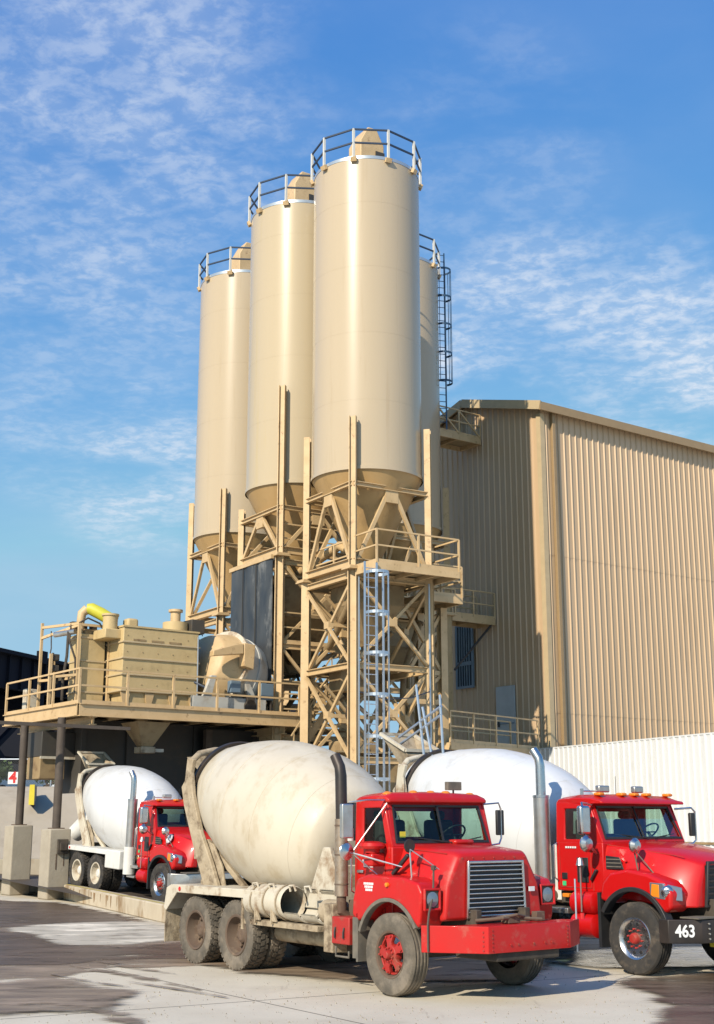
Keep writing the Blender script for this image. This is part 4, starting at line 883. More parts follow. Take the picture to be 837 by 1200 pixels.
# right extension bay of the main tower
deck(tw, 1.7,3.3,-.9,1.5,9.72); rail(tw, [(1.7,-.9,9.72),(3.3,-.9,9.72),(3.3,1.5,9.72)], sp=1.6)
for y in (.1,1.5):
    b = MB(); b.ibeam((3.15,y,0),(3.15,y,9.48),.27,.27,.025,up=(0,1,0)); b.build('column', M['steel'], tw)
for z in (6.2,7.2,4.2): part_beam(tw, 'crossbeam', (1.6,.1,z),(3.02,.1,z),.14,.16)
for a, b_ in ((9.3,7.3),(6.1,7.1),(4.4,6.1),(7.1,9.2)): part_beam(tw, 'brace', (1.65,.1,a),(3.05,.1,b_),.11,.12)
for z in (7.05,4.3): MB().box(-1.35,1.35,-.2,1.35,z+.1,z+.15).build('deck', M['grate'], tw)
tw2 = tower(*s2, 11.3, [8.1,5.0,.4], 'steel tower behind the black curtain, left of the front tower')
tw3 = tower(*s3, 10.2, [7.05,3.9,.4], 'steel tower under the leftmost silo, behind the dust collector')
tw4 = tower(*s4, 10.2, [7.05,3.9,.4], 'rearmost steel tower, in shade behind the front tower')
MB().box(-1.38,1.38,-1.38,1.38,9.98,10.03).build('deck', M['grate'], tw4)
rail(tw4, [(1.7,-1.7,10.1),(-1.7,-1.7,10.1)], sp=1.2); rail(tw2, [(-1.4,-1.5,11.35),(1.4,-1.5,11.35)], sp=1.4)
for (X, Y), dz in ((s2, 6.6),):
    MB().box(-1.4,1.6,-1.4,1.4,6.9,6.95).build('deck', M['grate'], tw2); rail(tw2, [(-1.5,-1.6,5.4),(1.5,-1.6,5.4)], sp=1.0); rail(tw2, [(-1.4,-1.55,8.2),(1.4,-1.55,8.2)], sp=1.0)
    MB().box(-1.4,1.6,-1.6,1.4,5.3,5.36).build('deck', M['grate'], tw2)

for z in (8.6,5.6,2.6):
    part_beam(tw, 'crossbeam', (-1.4,.4,z),(1.4,.4,z),.1,.12); part_beam(tw2, 'crossbeam', (-1.4,.3,z+.6),(1.4,.3,z+.6),.1,.12)
for q in range(3): part_beam(tw, 'brace', (-1.35,.5,9.6-3*q),(1.35,.9,7.2-3*q),.07,.09)
for x in (-1.38,1.36):
    MB().tube([(x,-1.68,.3),(x,-1.68,9.9)], .03, 8).build('conduit', M['galv'], tw, smooth=True)
MB().tube([(-1.38,-1.68,6.2),(-.4,-1.72,6.0),(.6,-1.72,6.1),(1.36,-1.68,6.35)], .018, 6).build('cable', M['rail_d'], tw, smooth=True)
MB().box(.9,1.2,-1.80,-1.68,5.0,5.5).build('junction_box', M['steel_d'], tw, bevel=.02)
rp = random.Random(4)
for T_, z0_ in ((tw,3.5),(tw2,4.5)):
    for q in range(7):
        x0, y0, z_ = rp.uniform(-1.2,1.2), rp.uniform(-.3,1.3), z0_+rp.random()*4.5; x1, y1, z1_ = rp.uniform(-1.2,1.2), rp.uniform(-.3,1.3), z_+rp.uniform(-.3,2.0)
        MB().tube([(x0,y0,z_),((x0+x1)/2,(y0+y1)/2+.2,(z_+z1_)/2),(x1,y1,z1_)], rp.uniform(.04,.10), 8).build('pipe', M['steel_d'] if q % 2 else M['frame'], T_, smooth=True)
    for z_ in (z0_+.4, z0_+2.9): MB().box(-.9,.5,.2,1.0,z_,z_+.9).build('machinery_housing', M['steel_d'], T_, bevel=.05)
# stair behind the front tower
st = empty('steel_stair', mloc(-.6,1.9,4.0), SG, 'narrow tan stair seen through the braces of the front tower', 'stair')
for y in (0,.8): part_beam(st, 'stringer', (-1.2,y,0),(1.0,y,3.1),.05,.22)
for k in range(12): MB().box(-1.15+.18*k,-.92+.18*k,.02,.78,.24*k+.15,.24*k+.19).build('tread', M['grate'], st)
for y in (0,.8):
    part_beam(st, 'handrail', (-1.2,y,1.0),(1.0,y,4.1),.045,.045)
    for k in range(4): part_beam(st, 'baluster', (-1.1+.65*k,y,.1+.91*k),(-1.1+.65*k,y,1.1+.91*k),.035,.035)
# weigh hoppers inside towers
def frustum(m, cx, cy, z0, h0, z1, h1): m.loft([[(cx-h,cy-h,z),(cx+h,cy-h,z),(cx+h,cy+h,z),(cx-h,cy+h,z)] for z, h in ((z0,h0),(z1,h1))]); return m
def hopper(loc, zt, zm, zb, h, label):
    r = empty('weigh_hopper', loc, SG, label, 'hopper')
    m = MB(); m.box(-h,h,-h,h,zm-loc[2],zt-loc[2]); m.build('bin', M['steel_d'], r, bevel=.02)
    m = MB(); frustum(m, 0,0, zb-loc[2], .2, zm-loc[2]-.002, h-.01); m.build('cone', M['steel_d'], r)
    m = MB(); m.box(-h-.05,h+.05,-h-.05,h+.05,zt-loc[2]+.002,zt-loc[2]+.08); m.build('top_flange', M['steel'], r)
    return r
hopper((s2[0],s2[1],7.0), 10.6, 9.2, 7.7, 1.15, 'tan weigh hopper hung between the black curtain and the front tower')
hopper((main[0],main[1],7.2), 9.9, 9.2, 7.9, .9, 'dusty tan weigh hopper inside the front tower below the silo cone')
hopper((s4[0],s4[1],7.2), 9.8, 8.8, 7.6, 1.0, 'shaded tan weigh hopper inside the rearmost tower')
# screw conveyors / pipes between silos
def pipe_thing(pts, rr, label, m=None, name='screw_conveyor'):
    r = empty(name, pts[0], 0, label, 'pipe' if name == 'dust_pipe' else 'conveyor'); o = Vector(pts[0]); q = [Vector(p)-o for p in pts]
    MB().tube(q, rr, 14).build('casing', m or M['steel'], r, smooth=True)
    for p in (q[0], q[-1]):
        d = (q[1]-q[0]).normalized(); MB().cyl(p-d*.04, p+d*.04, rr*1.35, n=16).build('flange', M['steel_d'], r, smooth=True)
    return r
pipe_thing([(-2.1,46.1,11.0),(-.6,44.2,11.6),(.3,43.2,10.9)], .16, 'tan screw conveyor crossing between the two front silo cones')
pipe_thing([(1.3,50.6,10.8),(.9,46.5,9.2),(.5,43.6,8.4)], .17, 'shaded screw conveyor from the rear silo to the front tower')
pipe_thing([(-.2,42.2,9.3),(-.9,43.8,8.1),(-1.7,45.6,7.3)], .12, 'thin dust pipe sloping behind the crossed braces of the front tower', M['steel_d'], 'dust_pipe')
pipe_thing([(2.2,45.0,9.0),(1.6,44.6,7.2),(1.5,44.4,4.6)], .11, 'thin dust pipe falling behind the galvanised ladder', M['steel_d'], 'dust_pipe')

# black curtain on left-front face of tower 2
r = empty('rubber_curtain', (s2[0],s2[1],6.6), SG, 'tall black rubber curtain with grey cement stains, left of the pale column', 'curtain')
m = MB(); pts = []
for k in range(25):
    y = -1.45+3.15*k/24; pts.append((-1.78-.05*abs(sin(k*pi/8)), y))
pts = pts + [(x+.03,y) for x, y in reversed(pts)]
m.prism(pts, 0, 4.55, 'xy'); m.build('sheet', M['curtain'], r)
MB().beam((-1.80,-1.5,4.6),(-1.80,1.75,4.6),.12,.14).build('head_beam', M['steel'], r)
for k in (0,1): MB().beam((-1.86,-.38+k*1.0,0),(-1.86,-.38+k*1.0,4.5),.04,.03,(1,0,0)).build('batten', M['black_m'], r)

# caged ladders
def ladder(loc, rz, h, cage0, m, label, grp=None, rc=.37, n=6, full=True):
    r = empty('caged_ladder', loc, rz, label, 'ladder')
    for s in (-.22,.22): MB().beam((s,0,0),(s,0,h),.05,.05).build('side_rail', m, r)
    k = .3
    b = []
    while k < h and len(b) < 60:
        b.append(MB().cyl((-.22,0,k),(.22,0,k),.016,n=6).build('rung', m, r)); k += .3
    z = cage0
    zs = []
    while z <= h+.01: zs.append(z); z += 1.25
    cy = -rc
    def cp(t): return Vector((rc*cos(t), cy+rc*sin(t), 0))
    a0, a1 = R(50), R(-230)
    for z in zs:
        P = [cp(a0+(a1-a0)*i/20)+Vector((0,0,z)) for i in range(21)]
        mb = MB(); pr = [[p+Vector((0,0,-.045)), p+Vector((0,0,.045))] for p in P]
        mb.loft([[a, b2, b2+(Vector((0,cy,z))-b2).normalized()*.012, a+(Vector((0,cy,z))-a).normalized()*.012] for a, b2 in pr]); mb.build('hoop', m, r)
    for i in range(n+1):
        t = a0+(a1-a0)*(i+.5)/(n+1); p = cp(t)*.985
        MB().beam(p+Vector((0,0,zs[0])), p+Vector((0,0,zs[-1])), .035, .018).build('strap', m, r)
    return r
ladder(mloc(-1.74,-2.95,0), SG, 10.1, 2.2, M['galv'], 'galvanised caged ladder rising to the balcony of the front tower')
ladder((s4[0]+2.0,s4[1]+.45,18.1), R(15), 7.9, 1.9, M['blue_d'], 'dark blue caged ladder on the right side of the rear silo')

# walkways to the building
def walkway(A, B, w, z, label, both=True, brace=None, diag=False):
    A = Vector((A[0],A[1],z)); B = Vector((B[0],B[1],z)); d = B-A; L = d.length; rz = atan2(d.y, d.x)
    r = empty('walkway', A, rz, label, 'walkway', 'steel walkways between the silos and the building')
    deck(r, 0, L, -w/2, w/2, 0, d=.24)
    rail(r, [(0,-w/2,0),(L,-w/2,0)], sp=1.3)
    if both: rail(r, [(0,w/2,0),(L,w/2,0)], sp=1.3)
    if diag:
        for k in range(2): part_beam(r, 'brace', (L*k/2,-w/2,1.05),(L*(k+1)/2,-w/2,.05),.06,.06)
    if brace: part_beam(r, 'knee_brace', (L-.2,-w/2,-.25),(brace[0],-w/2,brace[1]),.07,.07,M['black_m'])
    return r
g = R(36); u = Vector((cos(g), sin(g))); v = Vector((-sin(g), cos(g))); o4 = Vector(s4)
walkway(o4+u*1.7+v*-.1, o4+u*4.05+v*-.1, 1.3, 18.05, 'short walkway with crossed rail bracing at the top of the building gable', diag=True)
walkway(o4+u*1.8-v*.8, o4+u*4.08-v*.8, 1.1, 10.25, 'shaded walkway with a dark knee brace, halfway up the building gable', brace=(.1,-2.2))
walkway((2.7,44.9), (6.3,49.4), 1.2, 4.85, 'lowest walkway, just above the white drum, ending at the pale panel')

# ------------------------------------------------------------------ building
BG = R(36); C = (7.4,50)
bd = empty('industrial_building', (C[0],C[1],0), BG, 'tall tan building of ribbed metal sheet with a low gabled roof', 'building')
def corr(L, H, pitch, d, top=None, rib=.16, z0=0):
    """ribbed sheet in local x-z plane, ribs towards -y"""
    xs = []; x = 0
    while x < L-1e-6:
        p = pitch
        for fx, dd in ((0,0),(p*(1-rib)-.045,0),(p*(1-rib)-.015,-d),(p-.045,-d),(p-.015,0)):
            if x+fx <= L: xs.append((x+fx, dd))
        x += p
    xs.append((L,0)); m = MB(); n = len(xs)
    zt = [(top(x) if top else H) for x, _ in xs]
    vs = [(x,y,z0) for x, y in xs] + [(x,y,z) for (x,y), z in zip(xs,zt)] + [(x,y+.02,z0) for x, y in xs] + [(x,y+.02,z) for (x,y), z in zip(xs,zt)]
    fs = [(i,i+1,n+i+1,n+i) for i in range(n-1)] + [(2*n+i,3*n+i,3*n+i+1,2*n+i+1) for i in range(n-1)] + [(n+i,n+i+1,3*n+i+1,3*n+i) for i in range(n-1)]
    return m.add(vs, fs)
ZE, HWD, RISE = 18.6, 4.4, 1.2
for k, (za, zb_) in enumerate(((0,6.4),(6.3,12.6),(12.5,ZE))):
    o = corr(44, zb_, .335, .045, z0=za).build('wall', M['clad'], bd); o.location = (0,-.010*k,0)
gw = corr(2*HWD, 0, .335, .045, top=lambda x: ZE+RISE*(1-abs(x-HWD)/HWD)).build('gable_wall', M['clad'], bd); gw.rotation_euler = (0,0,-pi/2); gw.location = (0,2*HWD,0)
MB().box(0,44,2*HWD-.02,2*HWD,0,ZE).build('wall', M['clad'], bd); MB().box(43.98,44,0,2*HWD,0,ZE).build('wall', M['clad'], bd)
m = MB()
for sgn in (0,1):
    ya, yb = (-.35,HWD) if not sgn else (2*HWD+.35,HWD); sl_ = RISE/HWD
    za, zb_ = ZE-.35*sl_+.06, ZE+RISE+.06
    m.loft([[(x,ya,za),(x,yb,zb_),(x,yb,zb_+.08),(x,ya,za+.08)] for x in (-.35,44.3)])
m.build('roof', M['roof'], bd)
MB().beam((-.37,-.38,ZE-.12),(44.3,-.38,ZE-.12),.08,.34).build('eave_fascia', M['trim'], bd)
m = MB()
for a, b_ in (((-.37,-.4,ZE-.10),(-.37,HWD,ZE+RISE+.03)),((-.37,HWD,ZE+RISE+.03),(-.37,2*HWD+.4,ZE-.10))): m.beam(a, b_, .06, .36)
m.build('gable_fascia', M['trim_l'], bd)
m = MB(); m.box(-.075,.16,-.075,-.047,0,ZE-.3); m.box(-.075,-.047,-.047,.16,0,ZE-.3); m.build('corner_trim', M['trim_l'], bd)
MB().box(.50,.66,-.20,-.06,0,ZE-.2).build('downspout', M['trim'], bd, bevel=.01)
MB().box(-.07,.02,HWD*0+1.0,1.08,5,5.1).build('cable_clip', M['trim'], bd)
wn_ = MB(); wn_.ring([(-.08,4.25,7.6),(-.08,5.35,7.6),(-.08,5.35,10.3),(-.08,4.25,10.3)], [(-.08,4.35,7.7),(-.08,5.25,7.7),(-.08,5.25,10.2),(-.08,4.35,10.2)], (-.07,0,0)); wo = wn_.build('window', M['win_b'], bd)
MB().box(-.10,-.06,4.35,5.25,7.7,10.2).build('pane', M['win_g'], wo)
for k in range(5): MB().beam((-.14,4.35+.15*(k+1),7.7),(-.14,4.35+.15*(k+1),10.2),.03,.03).build('bar', M['win_b'], wo)
MB().box(-.15,-.10,4.3,5.3,8.55,8.70).build('bar', M['win_b'], wo)
dp = MB().box(-.10,-.06,1.85,2.95,4.9,7.5).build('door', M['panel_w'], bd, bevel=.01)
MB().box(-.12,-.10,1.9,2.9,6.0,6.04).build('door_rail', M['win_b'], dp)
MB().box(-.14,-.10,2.75,2.85,5.9,6.1).build('handle', M['black'], dp)

# white corrugated wall running along the right, towards the camera
a_ = Vector((6.1,50.4)); b_ = Vector((14.6,32.0)); d_ = b_-a_; L_ = d_.length
ww = empty('white_wall', (b_.x,b_.y,0), atan2(-d_.y,-d_.x)+pi, 'white corrugated metal wall behind the trucks, below the tan building', 'wall')
ww.location = (a_.x,a_.y,0); ww.rotation_euler = (0,0,atan2(d_.y,d_.x))
corr(L_, 4.85, .30, .035, rib=.3).build('sheet', M['white_c'], ww)
MB().beam((0,.06,4.86),(L_,.06,4.86),.16,.05).build('coping', M['white_c'], ww)
MB().box(0,L_,.03,.10,.0,.3).build('base_rail', M['steel_d'], ww)
MB().box(3,L_,-.06,-.045,1.55,1.62).build('side_rail', M['steel_d'], ww)

# ------------------------------------------------------------------ elevated platform and machines
PG = R(36.6); P0 = (-8.4,39.4)
pf = empty('elevated_platform', (P0[0],P0[1],0), PG, 'tan steel platform on dark posts with railings, carrying the dust collector and the drum', 'platform')
MB().box(0,8.0,0,5.7,5.62,5.70).build('deck', M['grate'], pf)
for nm, a, b2 in (('edge_beam',(-.02,-.06,5.52),(8.0,-.06,5.52)),('edge_beam',(-.06,0,5.52),(-.06,5.7,5.52)),('edge_beam',(0,5.7,5.52),(8,5.7,5.52)),('edge_beam',(8.05,0,5.52),(8.05,5.7,5.52))):
    part_beam(pf, nm, a, b2, .16, .38, I=True)
part_beam(pf, 'support_beam', (.55,.1,5.22),(.55,5.8,5.22),.2,.24,I=True); part_beam(pf, 'support_beam', (7.5,.1,5.22),(7.5,5.6,5.22),.2,.24,I=True)
for k in range(1,8): part_beam(pf, 'joist', (k,.05,5.5),(k,5.65,5.5),.1,.2)
rail(pf, [(-.04,5.7,5.7),(-.04,-.04,5.7),(8.0,-.04,5.7)], sp=1.75, r=.034)
for y in (0.75,3.6): MB().cyl((-.55+.35,y,2.0 if y < 1 else 2.1),(-.2,y,5.32),.125,n=16).build('post', M['postd'], pf, smooth=True)
MB().beam((-3.5,.3,5.05),(1.6,-.25,5.0),.10,.10).build('pipe', M['postd'], pf)
# concrete pedestals
def pedestal(x, y, z0, z1, hw, label):
    X, Y, _ = mloc(x, y, 0, P0, PG); r = empty('concrete_pedestal', (X,Y,z0), PG, label, 'pedestal', 'concrete pedestals under the platform posts')
    MB().box(-hw,hw,-hw,hw,0,z1-z0).build('block', M['conc'], r, bevel=.04)
    MB().box(-hw*.55,hw*.55,-hw*.55,hw*.55,z1-z0,z1-z0+.03).build('base_plate', M['rust'], r); return r
pd = pedestal(-.2,.75,0,2.02,.34,'pale concrete pedestal with rust streaks at the end of the kerb')
m = MB(); m.box(-.1,.22,-.44,-.35,1.3,1.72); m.box(-.05,.17,-.50,-.44,1.40,1.62); m.build('junction_box', M['frame'], pd, bevel=.01)
MB().box(-.12,-.08,-.346,-.341,.85,1.3).build('rust_streak', M['rust'], pd); MB().box(.12,.15,-.346,-.341,.95,1.3).build('rust_streak', M['rust'], pd)
pedestal(-.2,3.6,0,2.12,.34,'concrete pedestal half in shade, left of the rust streaked one')

# dust collector
dc = empty('dust_collector', mloc(1.85,.95,5.7,P0,PG), PG, 'large tan ribbed dust collector box on the platform', 'dust collector')
def sec(z, x0, x1, y0, y1): return [(x0,y0,z),(x1,y0,z),(x1,y1,z),(x0,y1,z)]
MB().loft([sec(.55,0,2.75,0,1.6), sec(2.62,0,2.75,0,1.6)]).build('housing', M['collector'], dc, bevel=.02)
for k in range(4):
    z = .56+k*.52; MB().box(-.045,2.80,-.045,1.64,z,z+.055).build('rib', M['trim_l'], dc, bevel=.01)
MB().box(-.03,2.78,-.03,1.63,2.622,2.68).build('lid', M['collector'], dc)
m = MB(); m.box(.15,2.6,.06,1.5,.0,.548); m.build('skirt', M['collector'], dc)
m = MB()
for x in (.1,.95,1.8,2.55): m.prism([(x,0),(x+.08,0),(x+.22,.54),(x-.12,.54)], .0, .05)
m.build('stiffener', M['steel'], dc)
MB().box(-.55,.62,.2,1.1,2.25,2.56).build('inlet_box', M['collector'], dc, bevel=.03)
MB().box(.20,.60,.15,.55,2.56,2.95).build('inlet_end', M['collector'], dc, bevel=.08, seg=3)
m = MB(); m.cyl((-.25,.5,2.56),(-.25,.5,3.05),.24,n=24); m.cyl((-.25,.5,3.0),(-.25,.5,3.06),.28,n=24); m.build('outlet_drum', M['collector'], dc, smooth=True)
for k, x in enumerate((.35,1.0,1.65)): MB().box(x,x+.45,-.012,0,2.20,2.26).build('lid_clamp', M['steel_d'], dc)
for z in (.8,1.32,1.84,2.36):
    for x in (.15,.7,1.25,1.8,2.35): MB().lathe([(0,.022),(.012,.018),(.014,0)], (x,-.001,z), (0,-1,0), 6).build('bolt', M['trim'], dc)
MB().tube([(2.70,-.05,2.5),(2.70,-.07,1.2),(2.72,-.06,.05)], .025, 8).build('conduit', M['galv'], dc, smooth=True)
MB().tube([(3.4,.9,2.7),(3.2,.7,3.1),(2.9,.5,3.1),(2.75,.4,2.7)], .018, 6).build('cable', M['rail_d'], dc, smooth=True)
# yellow duct and left frame tower
fr = empty('filter_frame', mloc(.55,2.0,5.7,P0,PG), PG, 'tan frame and cabinet with pipes and a yellow green duct, left of the dust collector', 'filter unit')
MB().box(.35,1.2,.05,.9,.3,2.45).build('cabinet', M['collector'], fr, bevel=.02)
for z in (.55,1.55,2.3): MB().box(.32,1.23,.02,.93,z,z+.05).build('rib', M['trim_l'], fr)
for x, y in ((.22,-.05),(1.3,-.05),(-.2,.9),(-.55,.3)): part_beam(fr, 'upright', (x,y,0),(x,y,2.75 if x > -.1 else 1.75),.09,.09)
part_beam(fr, 'upright', (-.35,1.6,0),(-.35,1.6,2.9),.08,.08)
for a, b2 in (((.22,-.05,2.72),(1.3,-.05,2.72)),((-.35,1.6,2.4),(.22,-.05,2.70)),((-.35,1.6,2.75),(.22,-.05,2.75)),((-.55,.3,1.7),(-.2,.9,1.7)),((-.55,.3,1.0),(.22,-.05,1.1)),((-.35,1.6,1.0),(.22,-.05,1.0))): part_beam(fr, 'crossbar', a, b2, .08, .08)
m = MB(); m.tube([(.0,.3,2.5),(-.1,.1,1.7),(-.15,.2,.9),(-.1,.3,0)], .05, 8); m.tube([(-.4,.5,1.8),(-.45,.4,.9),(-.4,.4,.1)], .04, 8); m.tube([(-.2,1.2,2.6),(-.3,.9,2.0),(-.5,.5,1.75)], .02, 6); m.build('hose', M['frame'], fr, smooth=True)
m = MB(); m.cyl((-.2,.9,2.45),(.15,.1,2.5),.09,n=14); m.build('air_cylinder', M['alu'], fr, smooth=True)
m = MB()
for z in (1.55,1.2,.8): m.box(-.5,-.25,.3,.55,z,z+.2)
m.build('valve_block', M['frame'], fr, bevel=.02)
MB().tube([(.60,.25,3.30),(.70,.18,3.30),(.95,-.02,3.14),(1.33,-.32,2.86)], [.17,.20,.205,.20], 20).build('yellow_duct', M['yellow'], fr, smooth=True)
MB().tube([(.45,.35,2.4),(.43,.36,2.85),(.46,.34,3.15),(.60,.25,3.29)], [.12,.13,.15,.165], 16).build('duct_elbow', M['steel'], fr, smooth=True)
for q in ((.25,.5,2.75),(.65,.6,2.7),(.95,.5,2.72)): MB().box(q[0]-.1,q[0]+.1,q[1]-.12,q[1]+.12,2.6,q[2]+.12).build('valve', M['frame'], fr, bevel=.03)
m = MB(); m.tube([(.2,.0,2.75),(.5,-.05,2.95),(.9,-.1,2.8),(1.1,-.1,2.5)], .03, 8); m.tube([(.1,.3,2.8),(.0,.2,2.2),(.15,.0,1.6),(.2,-.02,.4)], .035, 8); m.build('hose', M['frame'], fr, smooth=True)
MB().box(.5,1.25,.1,.8,2.45,2.62).build('top_frame', M['steel_d'], fr)
# small items on the platform
cb_ = MB().box(-.2,.2,-.15,.15,0,.85).build('control_cabinet', M['mud_w'], None, bevel=.02, loc=mloc(.45,4.9,5.7,P0,PG), rotz=PG); tag(cb_, 'small pale cabinet behind the platform railing at its left end', 'cabinet')
# blower on top right
bl = empty('blower', mloc(4.0,1.5,8.38,P0,PG), PG, 'small capped blower standing on the dust collector roof beside the mixing drum', 'blower')
MB().cyl((0,0,0),(0,0,.32),.42,n=24).build('casing', M['collector'], bl, smooth=True); m = MB(); m.cyl((0,0,.32),(0,0,.72),.17,n=16); m.cyl((0,0,.68),(0,0,.76),.24,n=16); m.build('cap', M['steel'], bl, smooth=True)
MB().box(.35,.85,-.5,.1,-.05,.42).build('motor_box', M['black_m'], bl, bevel=.02)
# tilt mixer drum
tm = empty('mixing_drum', mloc(5.25,1.15,5.7,P0,PG), PG, 'big grey and tan concrete mixing drum tilted on the platform, beside the black curtain', 'mixer')
ax_ = Vector((-.90,-.22,.30)).normalized()
MB().lathe([(-1.05,.0),(-1.02,.5),(-.95,.95),(-.80,1.30),(-.6,1.42),(.25,1.42),(.35,1.34)], (.85,.6,1.42), ax_, 56).build('drum', M['drum_mix'], tm, smooth=True)
MB().lathe([(.35,1.34),(.7,1.20),(1.05,1.02),(1.15,.94),(1.16,.0)], (.85,.6,1.42), ax_, 56).build('drum_cone', M['steel'], tm, smooth=True, ang=60)
MB().lathe([(.28,1.36),(.28,1.45),(.42,1.45),(.42,1.28)], (.85,.6,1.42), ax_, 56).build('drum_ring', M['mud_w'], tm, smooth=True)
MB().lathe([(-.30,1.40),(-.30,1.45),(-.18,1.45),(-.18,1.40)], (.85,.6,1.42), ax_, 56).build('drum_ring', M['drum_mix'], tm, smooth=True)
m = MB(); m.prism([(-.6,1.80),(.55,1.95),(.55,2.28),(.3,2.26),(-.6,1.98)], -1.12, -.86); m.build('feed_chute', M['steel'], tm, bevel=.02)
m = MB(); m.prism([(.57,1.55),(.95,1.45),(1.0,2.28),(.57,2.32)], -1.13, -.80); m.build('feed_box', M['steel'], tm, bevel=.02)
m = MB(); m.box(-1.2,1.6,-.9,-.75,0,.5); m.prism([(-1.0,0),(-.6,0),(-.3,1.2),(-.5,1.2)], -.85, -.7); m.prism([(1.5,0),(1.1,0),(.8,1.0),(1.0,1.0)], -.85, -.7); m.build('cradle', M['drum_mix'], tm, bevel=.01)
m = MB(); m.box(.1,.5,-1.08,-.85,.65,1.05); m.build('gearbox', M['win_b'], tm, bevel=.03)
m = MB(); m.cyl((.95,-.75,.25),(.95,-1.0,.25),.22,n=16); m.box(.8,1.1,-1.0,-.7,.3,.6); m.build('motor', M['frame'], tm, bevel=.01)
gm = empty('gear_motor', mloc(4.9,.55,5.7,P0,PG), PG, 'small dusty gear motor on the platform between the dust collector and mixing drum', 'motor')
MB().cyl((0,0,.3),(.5,0,.3),.16,n=18).build('motor', M['frame'], gm, smooth=True); MB().box(-.25,0,-.18,.18,.0,.5).build('gearbox', M['mud'], gm, bevel=.03); MB().box(-.35,.6,-.25,.25,0,.06).build('base', M['steel_d'], gm)
MB().tube([(-.1,0,.5),(-.1,.1,.8),(-.4,.4,1.0),(-.6,.8,.9)], .04, 8).build('hose', M['rail_d'], gm, smooth=True)
bx_ = empty('electrical_box', mloc(6.9,.35,5.7,P0,PG), PG, 'grey blue electrical box on a stand behind the platform railing near its right end', 'box')
MB().box(-.25,.25,-.1,.1,.5,1.05).build('case', M['win_b'], bx_, bevel=.02); MB().box(-.22,-.16,-.05,.05,0,.5).build('leg', M['frame'], bx_); MB().box(.16,.22,-.05,.05,0,.5).build('leg', M['frame'], bx_)
# small hopper below the deck
hp = empty('discharge_hopper', mloc(2.65,.75,5.28,P0,PG), PG, 'small tan funnel hanging below the platform above the distant truck', 'hopper')
m = MB(); frustum(m, 0,0,-.75,.18,0,.58); m.build('funnel', M['steel_d'], hp); MB().box(-.25,.25,-.25,.25,-.95,-.752).build('gate', M['mud'], hp, bevel=.02); MB().box(.25,.62,-.1,.1,-.9,-.8).build('lever', M['mud_w'], hp)
# duct box behind post
db = empty('transfer_duct', mloc(.15,3.0,3.7,P0,PG), PG, 'boxy grey and brown duct under the left end of the platform', 'duct')
MB().box(0,1.15,0,1.2,.55,1.35).build('upper_box', M['black_m'], db, bevel=.02); MB().box(0,.85,.05,1.1,-.15,.548).build('lower_box', M['steel_d'], db, bevel=.02); MB().box(-.04,1.19,-.05,.0,.48,.56).build('lip', M['mud_w'], db)
# dark loading bay under the platform
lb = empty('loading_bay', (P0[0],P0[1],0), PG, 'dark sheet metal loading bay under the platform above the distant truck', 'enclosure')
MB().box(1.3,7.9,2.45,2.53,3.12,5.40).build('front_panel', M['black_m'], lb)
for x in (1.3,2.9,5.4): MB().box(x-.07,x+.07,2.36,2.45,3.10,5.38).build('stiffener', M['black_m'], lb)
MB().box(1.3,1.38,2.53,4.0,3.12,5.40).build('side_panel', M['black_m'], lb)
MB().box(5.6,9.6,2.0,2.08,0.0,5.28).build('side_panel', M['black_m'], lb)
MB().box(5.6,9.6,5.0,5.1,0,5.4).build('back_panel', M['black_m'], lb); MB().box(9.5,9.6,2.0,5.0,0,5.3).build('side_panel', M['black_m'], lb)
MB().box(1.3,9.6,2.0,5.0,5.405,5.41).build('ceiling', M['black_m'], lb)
for x in (5.6,7.6): MB().box(x-.12,x+.12,1.8,2.0,0,5.25).build('column', M['postd'], lb)

# raised slab and kerb, bank, low walls
def slab():
    f = Vector((sin(R(36.6)), -cos(R(36.6)))); l = Vector((cos(R(36.6)), sin(R(36.6)))); o = Vector((-4.25,35.9))
    m = MB()
    def W(x, y, z): p = o+f*x+l*y; return (p.x,p.y,z)
    tl = math_tan(R(2.4))
    def z(x): return .12-tl*x
    m.add([W(3.2,-2.0,.02),W(3.2,6,.02),W(0,6,.12),W(0,-2.0,.12),W(-13,6,z(-13)),W(-13,-2.0,z(-13))], [(0,1,2,3),(3,2,4,5)])
    tag(m.build('raised_slab', M['asph']), kind='structure')
from math import tan as math_tan
slab()
kb = empty('kerb_wall', (*gp(68,1054),0), 0, 'low pale kerb wall with rust stains and yellow edge, below the distant truck', 'kerb')
k0 = Vector((*gp(74,1054),0)); k1 = Vector((*gp(196,1083),0)); kd = (k1-k0).normalized(); k2 = k1+kd*4.5; kn = Vector((-kd.y,kd.x,0)); kb.location = k0
def krow(p, zt, zo=0): return [tuple(p-k0+Vector((0,0,zo))), tuple(p-k0+kn*.32+Vector((0,0,zo))), tuple(p-k0+kn*.32+Vector((0,0,zt))), tuple(p-k0+Vector((0,0,zt)))]
MB().loft([krow(k0,.42), krow(k1,.40), krow(k2,.40)]).build('wall', M['kerb'], kb, bevel=.03)
m = MB(); m.loft([[tuple(p-k0+kn*.06+Vector((0,0,.404+dz))), tuple(p-k0+kn*.16+Vector((0,0,.404+dz))), tuple(p-k0+kn*.16+Vector((0,0,.41+dz))), tuple(p-k0+kn*.06+Vector((0,0,.41+dz)))] for p, dz in ((k0,.02),(k1,.0),(k2,.0))]); m.build('yellow_stripe', M['kerb_y'], kb)

